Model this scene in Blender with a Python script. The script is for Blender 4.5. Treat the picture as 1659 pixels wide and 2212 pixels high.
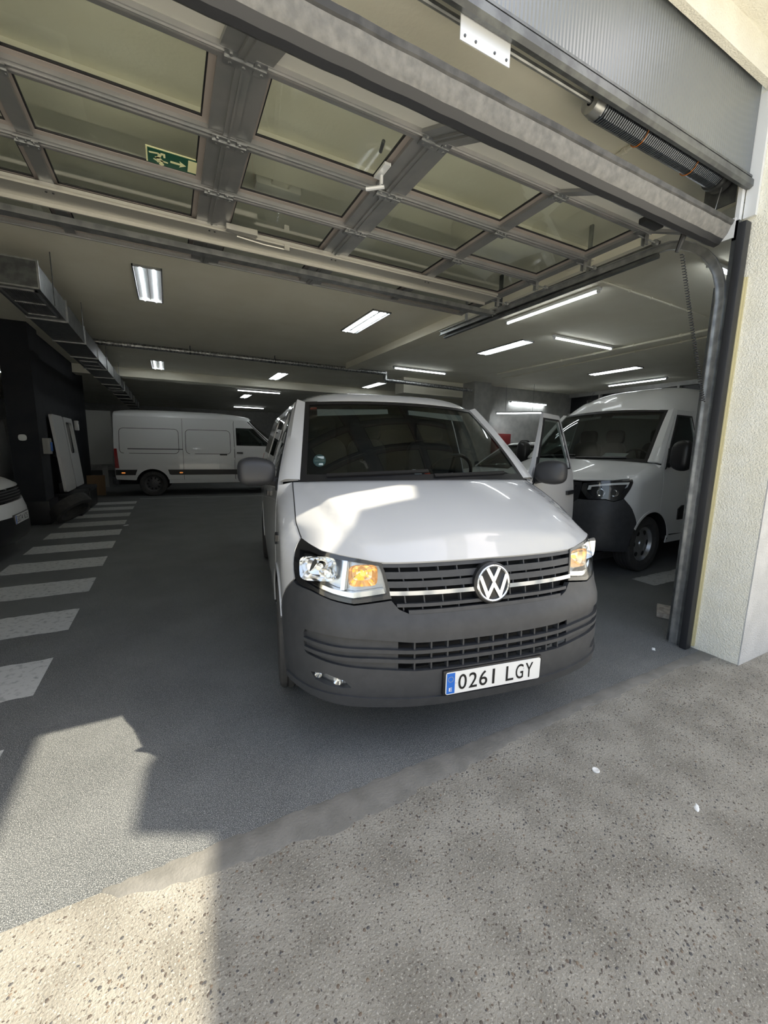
import bpy, bmesh, math, random
import numpy as np
from mathutils import Vector, Matrix, Quaternion
from mathutils.geometry import delaunay_2d_cdt
random.seed(7)
for o in list(bpy.data.objects): bpy.data.objects.remove(o, do_unlink=True)
SC = bpy.context.scene
COL = SC.collection
PI = math.pi

# ------------------------------------------------------------------ camera
# world frame: +X along the facade, +Y into the garage, Z up; camera stands at the origin in plan
CAM_H = 1.4726; F_PX = 884.1
PITCH, ROLL, YAW = (math.radians(a) for a in (9.06, -1.01, 27.63))
def _turn(v):
    c, s = math.cos(YAW), math.sin(YAW)
    return Vector((c*v[0]+s*v[1], -s*v[0]+c*v[1], v[2]))
_f = Vector((0, math.cos(PITCH), -math.sin(PITCH))); _r = Vector((1, 0, 0)); _d = -Vector((0, math.sin(PITCH), math.cos(PITCH)))
_r2 = math.cos(ROLL)*_r + math.sin(ROLL)*_d; _d2 = -math.sin(ROLL)*_r + math.cos(ROLL)*_d
CR, CU, CB = _turn(_r2), -_turn(_d2), -_turn(_f)
cd = bpy.data.cameras.new('camera'); cam = bpy.data.objects.new('camera', cd); COL.objects.link(cam)
m3 = Matrix((CR, CU, CB)).transposed()
cam.matrix_world = Matrix.Translation((0, 0, CAM_H)) @ m3.to_4x4()
cd.sensor_fit = 'HORIZONTAL'; cd.sensor_width = 36.0; cd.lens = F_PX/1659*36.0; cd.clip_start = .02; cd.clip_end = 300
SC.camera = cam

# ------------------------------------------------------------------ sky, sun, exposure
SUN_DIR = Vector((-.80, .30, -1.0)).normalized()          # travel direction of the sunlight
w = bpy.data.worlds.new('sky'); SC.world = w; w.use_nodes = True
nt = w.node_tree; nt.nodes.clear()
out = nt.nodes.new('ShaderNodeOutputWorld'); bg = nt.nodes.new('ShaderNodeBackground')
sky = nt.nodes.new('ShaderNodeTexSky'); sky.sky_type = 'NISHITA'; sky.sun_disc = False
sky.sun_elevation = math.radians(49.5); sky.sun_rotation = math.atan2(-SUN_DIR.x, -SUN_DIR.y)
sky.air_density = 1.0; sky.dust_density = 2.5; sky.ozone_density = 1.0
mx = nt.nodes.new('ShaderNodeMix'); mx.data_type = 'RGBA'; mx.inputs['Factor'].default_value = .36
mx.inputs['B'].default_value = (5.7, 6.0, 6.3, 1)
nt.links.new(sky.outputs[0], mx.inputs['A']); nt.links.new(mx.outputs['Result'], bg.inputs['Color'])
bg.inputs['Strength'].default_value = .42
nt.links.new(bg.outputs[0], out.inputs[0])
sl = bpy.data.lights.new('sun', 'SUN'); sl.energy = 11.2; sl.angle = math.radians(.6); sl.color = (1, .91, .73)
sun = bpy.data.objects.new('sun', sl); COL.objects.link(sun); sun.location = (6, -3, 9)
sun.rotation_mode = 'QUATERNION'; sun.rotation_quaternion = SUN_DIR.to_track_quat('-Z', 'Y')
SC.view_settings.view_transform = 'Standard'; SC.view_settings.look = 'None'; SC.view_settings.gamma = 1
SC.view_settings.use_curve_mapping = False
SC.view_settings.exposure = -0.1

# ------------------------------------------------------------------ materials
MATS = {}
def pmat(name, col, rough=.5, metal=0., col2=None, nscale=8., ndetail=4., lo=.4, hi=.6, bump=0., bscale=60., coat=0., emit=None, estr=0., spec=.5, alpha=None, extra=None, ior=None):
    m = bpy.data.materials.new(name); m.use_nodes = True; t = m.node_tree; b = t.nodes['Principled BSDF']
    b.inputs['Base Color'].default_value = (*col, 1); b.inputs['Roughness'].default_value = rough; b.inputs['Metallic'].default_value = metal
    b.inputs['Specular IOR Level'].default_value = spec
    if coat: b.inputs['Coat Weight'].default_value = coat; b.inputs['Coat Roughness'].default_value = .04
    if emit: b.inputs['Emission Color'].default_value = (*emit, 1); b.inputs['Emission Strength'].default_value = estr
    tc = t.nodes.new('ShaderNodeTexCoord')
    if col2:
        n = t.nodes.new('ShaderNodeTexNoise'); n.inputs['Scale'].default_value = nscale; n.inputs['Detail'].default_value = ndetail
        t.links.new(tc.outputs['Object'], n.inputs['Vector'])
        r = t.nodes.new('ShaderNodeValToRGB'); r.color_ramp.elements[0].position = lo; r.color_ramp.elements[1].position = hi
        r.color_ramp.elements[0].color = (*col, 1); r.color_ramp.elements[1].color = (*col2, 1)
        t.links.new(n.outputs['Fac'], r.inputs['Fac']); t.links.new(r.outputs['Color'], b.inputs['Base Color'])
    if bump:
        n2 = t.nodes.new('ShaderNodeTexNoise'); n2.inputs['Scale'].default_value = bscale; n2.inputs['Detail'].default_value = 3
        t.links.new(tc.outputs['Object'], n2.inputs['Vector'])
        bm_ = t.nodes.new('ShaderNodeBump'); bm_.inputs['Strength'].default_value = bump; bm_.inputs['Distance'].default_value = .01
        t.links.new(n2.outputs['Fac'], bm_.inputs['Height']); t.links.new(bm_.outputs['Normal'], b.inputs['Normal'])
    if extra: extra(t, b, tc)
    MATS[name] = m
    return m
def glassmat(name, tint, refl_ior=1.5, rough=.0, trans=1.0):
    m = bpy.data.materials.new(name); m.use_nodes = True; t = m.node_tree; t.nodes.clear()
    o = t.nodes.new('ShaderNodeOutputMaterial'); tr = t.nodes.new('ShaderNodeBsdfTransparent'); g = t.nodes.new('ShaderNodeBsdfGlossy')
    lw = t.nodes.new('ShaderNodeLayerWeight'); lw.inputs['Blend'].default_value = .5; mixn = t.nodes.new('ShaderNodeMixShader')
    pw = t.nodes.new('ShaderNodeMath'); pw.operation = 'POWER'; pw.inputs[1].default_value = 5.; fr = t.nodes.new('ShaderNodeMath'); fr.operation = 'MULTIPLY_ADD'
    f0 = ((refl_ior-1)/(refl_ior+1))**2*1.8; fr.inputs[1].default_value = 1-f0; fr.inputs[2].default_value = f0
    t.links.new(lw.outputs['Facing'], pw.inputs[0]); t.links.new(pw.outputs[0], fr.inputs[0])
    tr.inputs['Color'].default_value = (*tint, 1); g.inputs['Roughness'].default_value = rough
    t.links.new(fr.outputs[0], mixn.inputs[0]); t.links.new(tr.outputs[0], mixn.inputs[1]); t.links.new(g.outputs[0], mixn.inputs[2]); t.links.new(mixn.outputs[0], o.inputs[0])
    MATS[name] = m; return m

def speckle(scale1, c1, thr1, scale2, c2, thr2):
    """grains of a second and third tone scattered over the base colour"""
    def f(t, b, tc):
        src = b.inputs['Base Color'].links[0].from_socket if b.inputs['Base Color'].links else None
        base = b.inputs['Base Color'].default_value[:]
        for sc, c, th in ((scale1, c1, thr1), (scale2, c2, thr2)):
            v = t.nodes.new('ShaderNodeTexNoise'); v.inputs['Scale'].default_value = sc; v.inputs['Detail'].default_value = 1.5
            t.links.new(tc.outputs['Object'], v.inputs['Vector'])
            r = t.nodes.new('ShaderNodeValToRGB'); r.color_ramp.elements[0].position = th; r.color_ramp.elements[1].position = th+.06
            t.links.new(v.outputs['Fac'], r.inputs['Fac'])
            mixn = t.nodes.new('ShaderNodeMix'); mixn.data_type = 'RGBA'
            if src: t.links.new(src, mixn.inputs['A'])
            else: mixn.inputs['A'].default_value = base
            mixn.inputs['B'].default_value = (*c, 1); t.links.new(r.outputs['Color'], mixn.inputs['Factor'])
            src = mixn.outputs['Result']
        t.links.new(src, b.inputs['Base Color'])
    return f

pmat('floor_tar', (.098, .105, .107), .6, col2=(.14, .148, .15), nscale=2.2, ndetail=8, lo=.35, hi=.7, bump=.5, bscale=260, extra=speckle(320, (.44, .44, .42), .57, 240, (.035, .038, .04), .59))
pmat('pavement', (.19, .178, .150), .8, col2=(.285, .27, .232), nscale=5, ndetail=8, lo=.35, hi=.65, bump=.6, bscale=120, extra=speckle(150, (.36, .345, .30), .60, 95, (.12, .105, .088), .62))
pmat('mortar', (.15, .145, .13), .8, col2=(.19, .183, .165), nscale=9, ndetail=6, bump=.3, bscale=90)
for i, c in enumerate(((.085, .07, .058), (.13, .10, .075), (.07, .068, .068), (.17, .13, .095))):
    pmat('pebble_%d' % i, c, .6)
pmat('road_paint', (.52, .53, .52), .7, col2=(.26, .27, .27), nscale=26, ndetail=9, lo=.52, hi=.72, bump=.25, bscale=200)
pmat('ceiling_paint', (.83, .80, .67), .85, col2=(.87, .845, .72), nscale=1.6, ndetail=5, bump=.15, bscale=45)
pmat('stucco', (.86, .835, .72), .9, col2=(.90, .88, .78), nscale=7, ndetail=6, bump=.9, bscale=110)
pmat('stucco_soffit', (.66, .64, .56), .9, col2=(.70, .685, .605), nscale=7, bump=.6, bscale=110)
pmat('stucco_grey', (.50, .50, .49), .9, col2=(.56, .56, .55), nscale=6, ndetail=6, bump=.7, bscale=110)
pmat('wall_paint', (.42, .42, .40), .85, col2=(.36, .36, .345), nscale=6, ndetail=5, bump=.3, bscale=90)
pmat('black_wall', (.010, .012, .017), .8, col2=(.015, .017, .022), nscale=4)
pmat('facade_far', (.72, .68, .60), .9, col2=(.66, .62, .55), nscale=1.2)
pmat('alu', (.30, .31, .31), .4, .7, col2=(.35, .35, .35), nscale=5, bump=.0)
pmat('alu_light', (.50, .49, .45), .38, .6)
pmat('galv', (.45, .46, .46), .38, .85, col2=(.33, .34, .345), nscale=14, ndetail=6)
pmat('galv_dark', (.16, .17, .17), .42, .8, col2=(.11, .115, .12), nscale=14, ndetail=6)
pmat('header_grey', (.20, .215, .22), .32, .15, spec=.6)
pmat('gasket', (.008, .008, .010), .5)
pmat('frame_beige', (.30, .265, .245), .5, .2)
pmat('street_paving', (.76, .73, .65), .9, col2=(.72, .69, .62), nscale=.8)
pmat('seal_dark', (.03, .031, .033), .5, col2=(.07, .07, .07), nscale=12, ndetail=6)
pmat('seal_rubber', (.13, .13, .128), .7, col2=(.20, .198, .19), nscale=30, ndetail=8, lo=.35, hi=.7, bump=.4, bscale=40)
pmat('dark_rubber', (.018, .019, .022), .5)
pmat('panel_infill', (.74, .73, .66), .5)
glassmat('door_glass', (.93, .95, .93), 1.45, .02)
pmat('conduit', (.83, .80, .67), .6)
pmat('white_plastic', (.75, .75, .73), .4)
pmat('white_metal', (.72, .74, .76), .35, .3)
pmat('spring_steel', (.20, .22, .25), .35, .9)
pmat('black_plastic', (.014, .015, .017), .45)
pmat('sign_green', (.012, .075, .045), .5)
pmat('sign_cream', (.72, .72, .42), .5)
pmat('tube_glow', (1, 1, 1), .5, emit=(.93, .98, 1.0), estr=18)
pmat('lamp_white', (.75, .77, .78), .5)
pmat('reflector', (.75, .77, .78), .2, .8)
pmat('foil', (.55, .56, .56), .3, .9, col2=(.2, .2, .2), nscale=30, ndetail=6, bump=.8, bscale=50)
pmat('cardboard', (.25, .165, .09), .85)
pmat('orange_paint', (.55, .17, .02), .6)
pmat('red_paint', (.22, .02, .02), .5)
pmat('yellow_trim', (.55, .50, .30), .55)
pmat('jamb_white', (.72, .74, .76), .4, .1)
pmat('stone', (.5, .47, .42), .85, col2=(.33, .3, .27), nscale=22)

# ------------------------------------------------------------------ mesh helpers
class MB:
    """collects simple solids; build() makes ONE mesh object"""
    def __init__(s): s.v = []; s.f = []; s.mi = []; s.cur = 0
    def add(s, vs, fs):
        o = len(s.v); s.v += [tuple(map(float, p)) for p in vs]; s.f += [tuple(i+o for i in f) for f in fs]; s.mi += [s.cur]*len(fs); return s
    def box(s, a, b):
        (x0, y0, z0), (x1, y1, z1) = a, b
        return s.add([(x0,y0,z0),(x1,y0,z0),(x1,y1,z0),(x0,y1,z0),(x0,y0,z1),(x1,y0,z1),(x1,y1,z1),(x0,y1,z1)],
                     [(0,3,2,1),(4,5,6,7),(0,1,5,4),(1,2,6,5),(2,3,7,6),(3,0,4,7)])
    def bbox(s, a, b, r):
        """box with chamfered edges"""
        bm = bmesh.new(); bmesh.ops.create_cube(bm, size=1)
        for v in bm.verts:
            v.co = Vector([a[k]+(v.co[k]+.5)*(b[k]-a[k]) for k in range(3)])
        bmesh.ops.bevel(bm, geom=bm.edges[:], offset=r, segments=2, affect='EDGES', profile=.6)
        bm.verts.index_update()
        s.add([v.co for v in bm.verts], [[v.index for v in f.verts] for f in bm.faces]); bm.free(); return s
    def prism(s, poly, h0, h1, axis=2):
        """extrude a 2-D polygon along an axis"""
        n = len(poly)
        def P(p, h):
            return (p[0], p[1], h) if axis == 2 else ((p[0], h, p[1]) if axis == 1 else (h, p[0], p[1]))
        vs = [P(p, h0) for p in poly]+[P(p, h1) for p in poly]
        fs = [tuple(range(n))[::-1], tuple(range(n, 2*n))]+[(i, (i+1) % n, n+(i+1) % n, n+i) for i in range(n)]
        return s.add(vs, fs)
    def tube(s, pts, r, n=10, closed=False):
        pts = [Vector(p) for p in pts]; m = len(pts); rs = r if isinstance(r, (list, tuple)) else [r]*m
        t0 = (pts[1]-pts[0]).normalized(); up = Vector((0, 0, 1)) if abs(t0.z) < .9 else Vector((1, 0, 0))
        nrm = t0.cross(up).normalized(); vs = []
        for i, p in enumerate(pts):
            if closed: t = (pts[(i+1) % m]-pts[i-1]).normalized()
            else: t = (pts[min(i+1, m-1)]-pts[max(i-1, 0)]).normalized()
            nrm = (nrm-t*nrm.dot(t)).normalized(); bn = t.cross(nrm)
            for k in range(n):
                a = 2*PI*k/n; vs.append(p+nrm*math.cos(a)*rs[i]+bn*math.sin(a)*rs[i])
        fs = []
        for i in range(m if closed else m-1):
            j = (i+1) % m
            for k in range(n): fs.append((i*n+k, i*n+(k+1) % n, j*n+(k+1) % n, j*n+k))
        if not closed: fs += [tuple(range(n))[::-1], tuple((m-1)*n+k for k in range(n))]
        return s.add(vs, fs)
    def sweep(s, path, prof, up=Vector((0, 0, 1)), caps=True):
        """sweep a closed 2-D profile (side, up) along a path"""
        path = [Vector(p) for p in path]; m = len(path); n = len(prof); vs = []
        for i, p in enumerate(path):
            t = (path[min(i+1, m-1)]-path[max(i-1, 0)]).normalized(); sd = t.cross(up).normalized(); u2 = sd.cross(t)
            vs += [p+sd*a+u2*b for a, b in prof]
        fs = [(i*n+k, i*n+(k+1) % n, (i+1)*n+(k+1) % n, (i+1)*n+k) for i in range(m-1) for k in range(n)]
        if caps: fs += [tuple(range(n))[::-1], tuple((m-1)*n+k for k in range(n))]
        return s.add(vs, fs)
    def lathe(s, prof, n=32, axis='x', c=(0, 0, 0), closed=False):
        """profile of (axial, radius) points turned about an axis through c"""
        m = len(prof); vs = []
        for k in range(n):
            a = 2*PI*k/n
            for h, r in prof:
                p = {'x': (h, r*math.cos(a), r*math.sin(a)), 'y': (r*math.cos(a), h, r*math.sin(a)), 'z': (r*math.cos(a), r*math.sin(a), h)}[axis]
                vs.append((p[0]+c[0], p[1]+c[1], p[2]+c[2]))
        fs = []
        for k in range(n):
            k2 = (k+1) % n
            for i in range(m if closed else m-1):
                j = (i+1) % m; fs.append((k*m+i, k*m+j, k2*m+j, k2*m+i))
        return s.add(vs, fs)
    def mat(s, M): s.v = [tuple(M @ Vector(p)) for p in s.v]; return s
    def build(s, name, mats, parent=None, smooth=35., loc=None, rot=None):
        me = bpy.data.meshes.new(name); me.from_pydata(s.v, [], s.f); me.validate(); me.update()
        bm = bmesh.new(); bm.from_mesh(me); bmesh.ops.recalc_face_normals(bm, faces=bm.faces[:]); bm.to_mesh(me); bm.free()
        ml = mats if isinstance(mats, (list, tuple)) else [mats]
        for k in ml: me.materials.append(MATS[k] if isinstance(k, str) else k)
        if len(ml) > 1 and len(me.polygons) == len(s.mi): me.polygons.foreach_set('material_index', s.mi)
        if smooth is not None:
            me.polygons.foreach_set('use_smooth', [True]*len(me.polygons)); me.set_sharp_from_angle(angle=math.radians(smooth))
        o = bpy.data.objects.new(name, me); COL.objects.link(o)
        if parent: o.parent = parent
        if loc: o.location = loc
        if rot: o.rotation_euler = rot
        return o
def tag(o, label, cat, group=None):
    o['label'] = label; o['category'] = cat
    if group: o['group'] = group
    return o
def struct(o): o['kind'] = 'structure'; return o
def thing(name, label, cat, loc=(0, 0, 0), rotz=0., group=None):
    o = bpy.data.objects.new(name, None); COL.objects.link(o); o.empty_display_size = .1
    o.location = loc; o.rotation_euler = (0, 0, rotz)
    return tag(o, label, cat, group)
def share(src, name, parent=None, loc=(0, 0, 0), rot=(0, 0, 0), scale=None):
    o = bpy.data.objects.new(name, src.data); COL.objects.link(o); o.parent = parent; o.location = loc; o.rotation_euler = rot
    if scale: o.scale = scale
    return o
def spread(mb, name, mat, parent, locs, smooth=35., rot=None):
    """the same small part at several places, sharing one mesh"""
    first = None
    for l in locs:
        if first is None: first = mb.build(name, mat, parent, smooth, loc=l, rot=rot)
        else: share(first, name, parent, l, rot or (0, 0, 0))
    return first
def copy_tree(o, parent=None):
    c = o.copy(); COL.objects.link(c); c.parent = parent
    for ch in list(o.children): copy_tree(ch, c)
    return c
def text_mesh(txt, height, width=None, depth=.0, bold=0.):
    """flat lettering as mesh data, origin at its lower left, in the XY plane"""
    cu = bpy.data.curves.new('lettering', 'FONT'); cu.body = txt; cu.size = 1; cu.extrude = depth; cu.offset = bold; cu.resolution_u = 4
    ob = bpy.data.objects.new('lettering', cu); COL.objects.link(ob)
    dg = bpy.context.evaluated_depsgraph_get(); me = bpy.data.meshes.new_from_object(ob.evaluated_get(dg))
    bpy.data.objects.remove(ob, do_unlink=True); bpy.data.curves.remove(cu)
    xs = [v.co.x for v in me.vertices]; ys = [v.co.y for v in me.vertices]
    sy = height/(max(ys)-min(ys)); sx = sy if width is None else width/(max(xs)-min(xs))
    x0, y0 = min(xs), min(ys)
    vs = [((v.co.x-x0)*sx, (v.co.y-y0)*sy, v.co.z) for v in me.vertices]; fs = [tuple(p.vertices) for p in me.polygons]
    bpy.data.meshes.remove(me)
    return vs, fs
def rrect(x0, y0, x1, y1, r, n=4):
    pts = []
    for cx, cy, a0 in ((x1-r, y0+r, -90), (x1-r, y1-r, 0), (x0+r, y1-r, 90), (x0+r, y0+r, 180)):
        for k in range(n+1):
            a = math.radians(a0+90*k/n); pts.append((cx+r*math.cos(a), cy+r*math.sin(a)))
    return pts
def px(x, y, z):
    """point of height z seen at photo pixel (x, y)"""
    d = CR*((x-829.5)/F_PX) - CU*((y-1106)/F_PX) - CB
    t = (z-CAM_H)/d.z
    return Vector((0, 0, CAM_H)) + d*t
# ------------------------------------------------------------------ the place: ground, walls, ceiling
X_L, X_R, Y_BACK = -1.55, 3.46, 26.0          # door opening, depth of the garage
CEIL = 3.42
fl = struct(MB().box((-9, 1.43, -.12), (13.2, Y_BACK+.2, 0)).build('floor', 'floor_tar', smooth=None))
struct(MB().box((-20, -15, -.12), (26, -.35, 0)).build('ground_street', 'street_paving', smooth=None))
pv = struct(MB().box((-9, -.35, -.12), (13.2, 1.43, 0)).build('pavement', 'pavement', smooth=None))
# zebra stripes painted on the tar floor
def stripe(x0, x1, y0, y1, seed, jag=.008):
    rnd = random.Random(seed); top = []; bot = []; n = 26
    for i in range(n+1):
        x = x0+(x1-x0)*i/n; top.append((x, y1+rnd.uniform(-jag, jag))); bot.append((x, y0+rnd.uniform(-jag, jag)))
    vs = [(p[0], p[1], .0018) for p in top]+[(p[0], p[1], .0018) for p in bot]
    rv = [x1+rnd.uniform(-.014, .012) for _ in range(4)]
    m = MB().add(vs, [(i+n+1, i+n+2, i+1, i) for i in range(n)])
    return m
for k in range(-1, 10):
    stripe(-1.76, -.785, 2.88+.962*k, 3.36+.962*k, k+5).build('zebra_stripe', 'road_paint', fl, smooth=None)
for k in range(3):
    y0 = 1.75+k*.98
    stripe(4.7, 6.0, y0+.72, y0+.98, 40+k).build('zebra_stripe', 'road_paint', fl, smooth=None)
m = MB(); a, b = Vector((-.75, 12.53, .0018)), Vector((6.5, 11.75, .0018)); n = (b-a).normalized().cross(Vector((0, 0, 1)))*.035
m.add([a-n, a+n, b+n, b-n], [(0, 1, 2, 3)]).build('lane_line', 'road_paint', fl, smooth=None)
# strip of mortar along the threshold, ragged on the street side
rnd = random.Random(3); n = 150; vs = []; fs = []; wv = 0
for i in range(n+1):
    x = -.28+(3.5+.28)*i/n; wv += rnd.uniform(-.012, .012); wv *= .93
    wd = .085+wv+.03*math.sin(x*2.1)
    if i < 3: wd *= (i+.6)/3.6
    y1 = 1.437+rnd.uniform(-.006, .006)
    vs += [(x, y1-wd, .0), (x, y1-wd+.004, .0016), (x, y1-.004, .002), (x, y1+.004, .0)]
for i in range(n):
    for k in range(3): fs.append((i*4+k, i*4+4+k, i*4+5+k, i*4+1+k))
MB().add(vs, fs).build('mortar_strip', 'mortar', pv)
# pebbles showing in the washed concrete: too many to count
rnd = random.Random(11); m = MB(); cnt = 0
while cnt < 8500:
    x, y = rnd.uniform(-.9, 4.6), rnd.uniform(.12, 1.40)
    near = max(0., (1.43-y))
    if y > 1.32 and x > -.3: continue
    dens = .55+.45*math.sin(x*3.1+1.3*math.sin(y*4))*math.sin(y*5.3+x)
    if rnd.random() > dens+.25: continue
    r = rnd.choice((.0022, .0028, .0034, .004, .0048, .006)); e = rnd.uniform(.45, .95); an = rnd.gauss(.6, .6); h = rnd.uniform(.0008, .002)
    ca, sa = math.cos(an), math.sin(an); ring = []
    for k in range(7):
        t = 2*PI*k/7+rnd.uniform(-.25, .25); rr = r*rnd.uniform(.85, 1.12); px_, py_ = rr*math.cos(t), rr*e*math.sin(t)
        ring.append((x+ca*px_-sa*py_, y+sa*px_+ca*py_))
    m.cur = rnd.choice((0, 0, 1, 2, 2, 3))
    m.add([(p[0], p[1], 0) for p in ring]+[(x+(p[0]-x)*.6, y+(p[1]-y)*.6, h) for p in ring]+[(x, y, h*1.15)],
          [(k, (k+1) % 7, 7+(k+1) % 7, 7+k) for k in range(7)]+[(7+k, 7+(k+1) % 7, 14) for k in range(7)])
    cnt += 1
pb = m.build('pebbles', ['pebble_%d' % i for i in range(4)], pv); pb['kind'] = 'stuff'
# ceiling and beams
struct(MB().box((-9, 1.56, CEIL), (13.2, Y_BACK+.2, CEIL+.25)).build('ceiling', 'ceiling_paint', smooth=None))
struct(MB().box((3.85, 1.6, 3.29), (4.15, 9.45, CEIL)).build('trim_1', 'ceiling_paint', smooth=None))
struct(MB().box((-9, 2.95, 3.33), (3.85, 3.25, CEIL)).build('trim_2', 'ceiling_paint', smooth=None))
struct(MB().box((-9, 13.2, 3.20), (13.2, 13.7, CEIL)).build('trim_3', 'ceiling_paint', smooth=None))
struct(MB().box((6.0, 10.4, 3.0), (13.0, 10.9, CEIL)).build('trim_4', 'ceiling_paint', smooth=None))
# right jamb pillar with its return, soffit and facade above
rw = struct(MB().box((X_R, 1.214, 0), (3.98, 1.60, 6.2)).build('wall_right_pillar', 'stucco', smooth=None))
MB().box((X_R, 1.206, 0), (3.985, 1.2135, 6.2)).build('grey_face', 'stucco_grey', rw, smooth=None)  # thin grey slab over the street side of the pillar
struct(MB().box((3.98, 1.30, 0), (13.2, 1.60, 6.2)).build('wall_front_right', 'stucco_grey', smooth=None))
struct(MB().box((-9, 1.30, 0), (X_L, 1.60, 6.2)).build('wall_front_left', 'stucco', smooth=None))
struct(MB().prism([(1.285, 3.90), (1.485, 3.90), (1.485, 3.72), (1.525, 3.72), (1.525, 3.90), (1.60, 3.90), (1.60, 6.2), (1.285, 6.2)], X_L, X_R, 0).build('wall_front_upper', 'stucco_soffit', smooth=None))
# inner walls
struct(MB().box((12.75, 1.6, 0), (13.0, 10.5, 2.75)).build('wall_right', 'wall_paint', smooth=None))
struct(MB().box((12.75, 1.6, 3.3), (13.0, 10.5, CEIL)).build('wall_right_upper', 'wall_paint', smooth=None))
wn = struct(MB().box((12.86, 1.6, 2.75), (12.88, 10.5, 3.3)).build('window_1', 'black_plastic', smooth=None))
m = MB()
for k in range(8): m.box((12.74, 1.9+k*1.2, 2.75), (12.86, 1.96+k*1.2, 3.3))
m.build('mullion', 'wall_paint', wn, smooth=None)
struct(MB().box((8.7, 10.30, 0), (12.75, 10.5, CEIL)).build('wall_back_right', 'wall_paint', smooth=None))
struct(MB().box((8.1, 9.85, 0), (8.72, 10.4, CEIL)).build('wall_column_right', 'wall_paint', smooth=None))
# far wall with a window that lets daylight in
WX0, WX1, WZ0, WZ1 = 9.3, 13.4, .9, 2.9
m = MB()
m.box((-9, Y_BACK, 0), (WX0, Y_BACK+.2, CEIL)); m.box((WX0, Y_BACK, 0), (WX1, Y_BACK+.2, WZ0)); m.box((WX0, Y_BACK, WZ1), (WX1, Y_BACK+.2, CEIL))
struct(m.build('wall_back', 'wall_paint', smooth=None))
win = MB()
for k in range(6): win.box((WX0+k*.8, Y_BACK+.05, WZ0), (WX0+k*.8+.05, Y_BACK+.12, WZ1))
for k in range(4): win.box((WX0, Y_BACK+.06, WZ0+k*.65), (WX1, Y_BACK+.11, WZ0+k*.65+.04))
struct(win.build('window_2', 'white_metal', smooth=None))
struct(MB().box((13.2, 10.5, 0), (13.4, Y_BACK+.2, CEIL)).build('wall_right_far', 'wall_paint', smooth=None))
struct(MB().box((-9.2, 1.3, 0), (-9, Y_BACK+.2, CEIL)).build('wall_left', 'black_wall', smooth=None))
struct(MB().box((-2.25, 9.75, 0), (-2.05, 14.6, CEIL)).build('wall_left_partition', 'black_wall', smooth=None))
cl = struct(MB().box((-2.38, 9.15, 0), (-1.98, 9.75, CEIL)).build('wall_column_left', 'black_wall', smooth=None))
MB().bbox((-2.43, 9.1, 0), (-1.93, 9.8, .42), .02).build('column_plinth', 'black_plastic', cl)
# house across the street and slabs added overhead to shape the sun (all outside the picture, they shade and colour the light)
fo = struct(MB().box((-14, -15.2, 0), (22, -15, 9)).build('wall_house_opposite', 'facade_far', smooth=None))
sw = None
for k in range(8):
    for j in range(3):
        x = -12+k*4.2; z = 1.0+j*2.9
        if sw is None: sw = MB().box((0, 0, 0), (1.5, .12, 1.7)).build('window_pane', 'header_grey', fo, smooth=None, loc=(x, -15.05, z))
        else: share(sw, 'window_pane', fo, (x, -15.05, z))
def shadow_poly(pts, z): return [(p[0]+.80*z, p[1]-.30*z) for p in pts]
ZB = 4.6
slab_mb = MB()
# right-hand slab (its left edge draws the long shadow line on the pavement), left-hand slab, and a board between them, all added to shape the sun patch
slab_mb.prism(shadow_poly([(-.075, .05), (.035, .92), (.104, 1.472), (.265, 2.24), (.31, 2.5), (.33, 2.72), (5.6, 2.72), (5.6, .05)], ZB), ZB, ZB+.05)
struct(slab_mb.build('shade_slab_right', 'stucco', smooth=None))
struct(MB().prism(shadow_poly([(-1.15, 1.2), (-.655, 1.2), (-.655, 2.72), (-1.15, 2.72)], ZB), ZB, ZB+.05).build('shade_slab_left', 'stucco', smooth=None))
tag(MB().prism(shadow_poly([(-.18, 1.61), (.11, 1.46), (.6, 1.46), (.6, 2.245), (-.035, 2.245), (-.07, 2.12), (-.15, 1.96)], ZB), ZB-.01, ZB+.04).build('shade_board', 'stucco_grey', smooth=None),
    'unseen flat grey board added overhead to shape the sun patch', 'board')
# ------------------------------------------------------------------ overhead sectional door
def wave_bump(t, b, tc):
    wv_ = t.nodes.new('ShaderNodeTexWave'); wv_.wave_type = 'BANDS'; wv_.bands_direction = 'X'; wv_.inputs['Scale'].default_value = 14
    t.links.new(tc.outputs['Object'], wv_.inputs['Vector'])
    bp = t.nodes.new('ShaderNodeBump'); bp.inputs['Strength'].default_value = .35; bp.inputs['Distance'].default_value = .003
    t.links.new(wv_.outputs['Fac'], bp.inputs['Height']); t.links.new(bp.outputs['Normal'], b.inputs['Normal'])
pmat('header_ribbed', (.17, .185, .195), .30, .35, spec=.7, extra=wave_bump)
hd = thing('door_header', 'ribbed grey metal header panel fixed above the garage doorway', 'door header', (0, 1.545, 3.175))
MB().box((X_L, 0, .03), (X_R-.03, .025, .70)).build('header_panel', 'header_ribbed', hd, smooth=None)
m = MB()
m.sweep([(X_L, .0, 0), (X_R-.032, .0, 0)], [(-.012, -.012), (.012, -.018), (.03, -.006), (.03, .03), (-.012, .045), (-.02, .02)])
m.sweep([(X_L, -.012, .055), (X_R-.032, -.012, .055)], [(-.006, -.006), (.006, -.006), (.006, .006), (-.006, .006)])
m.build('edge_rail', 'galv_dark', hd)
m = MB().box((1.123, .018, -.095), (1.385, .022, .02))
m.build('galvanised_plate', 'white_metal', hd, smooth=None)
spread(MB().lathe([(0, 0), (0, .006), (-.004, .005), (-.004, 0)], 8, 'y'), 'rivet', 'galv_dark', hd, [(x, .018, -.075) for x in (1.145, 1.20, 1.30, 1.365)])

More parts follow.
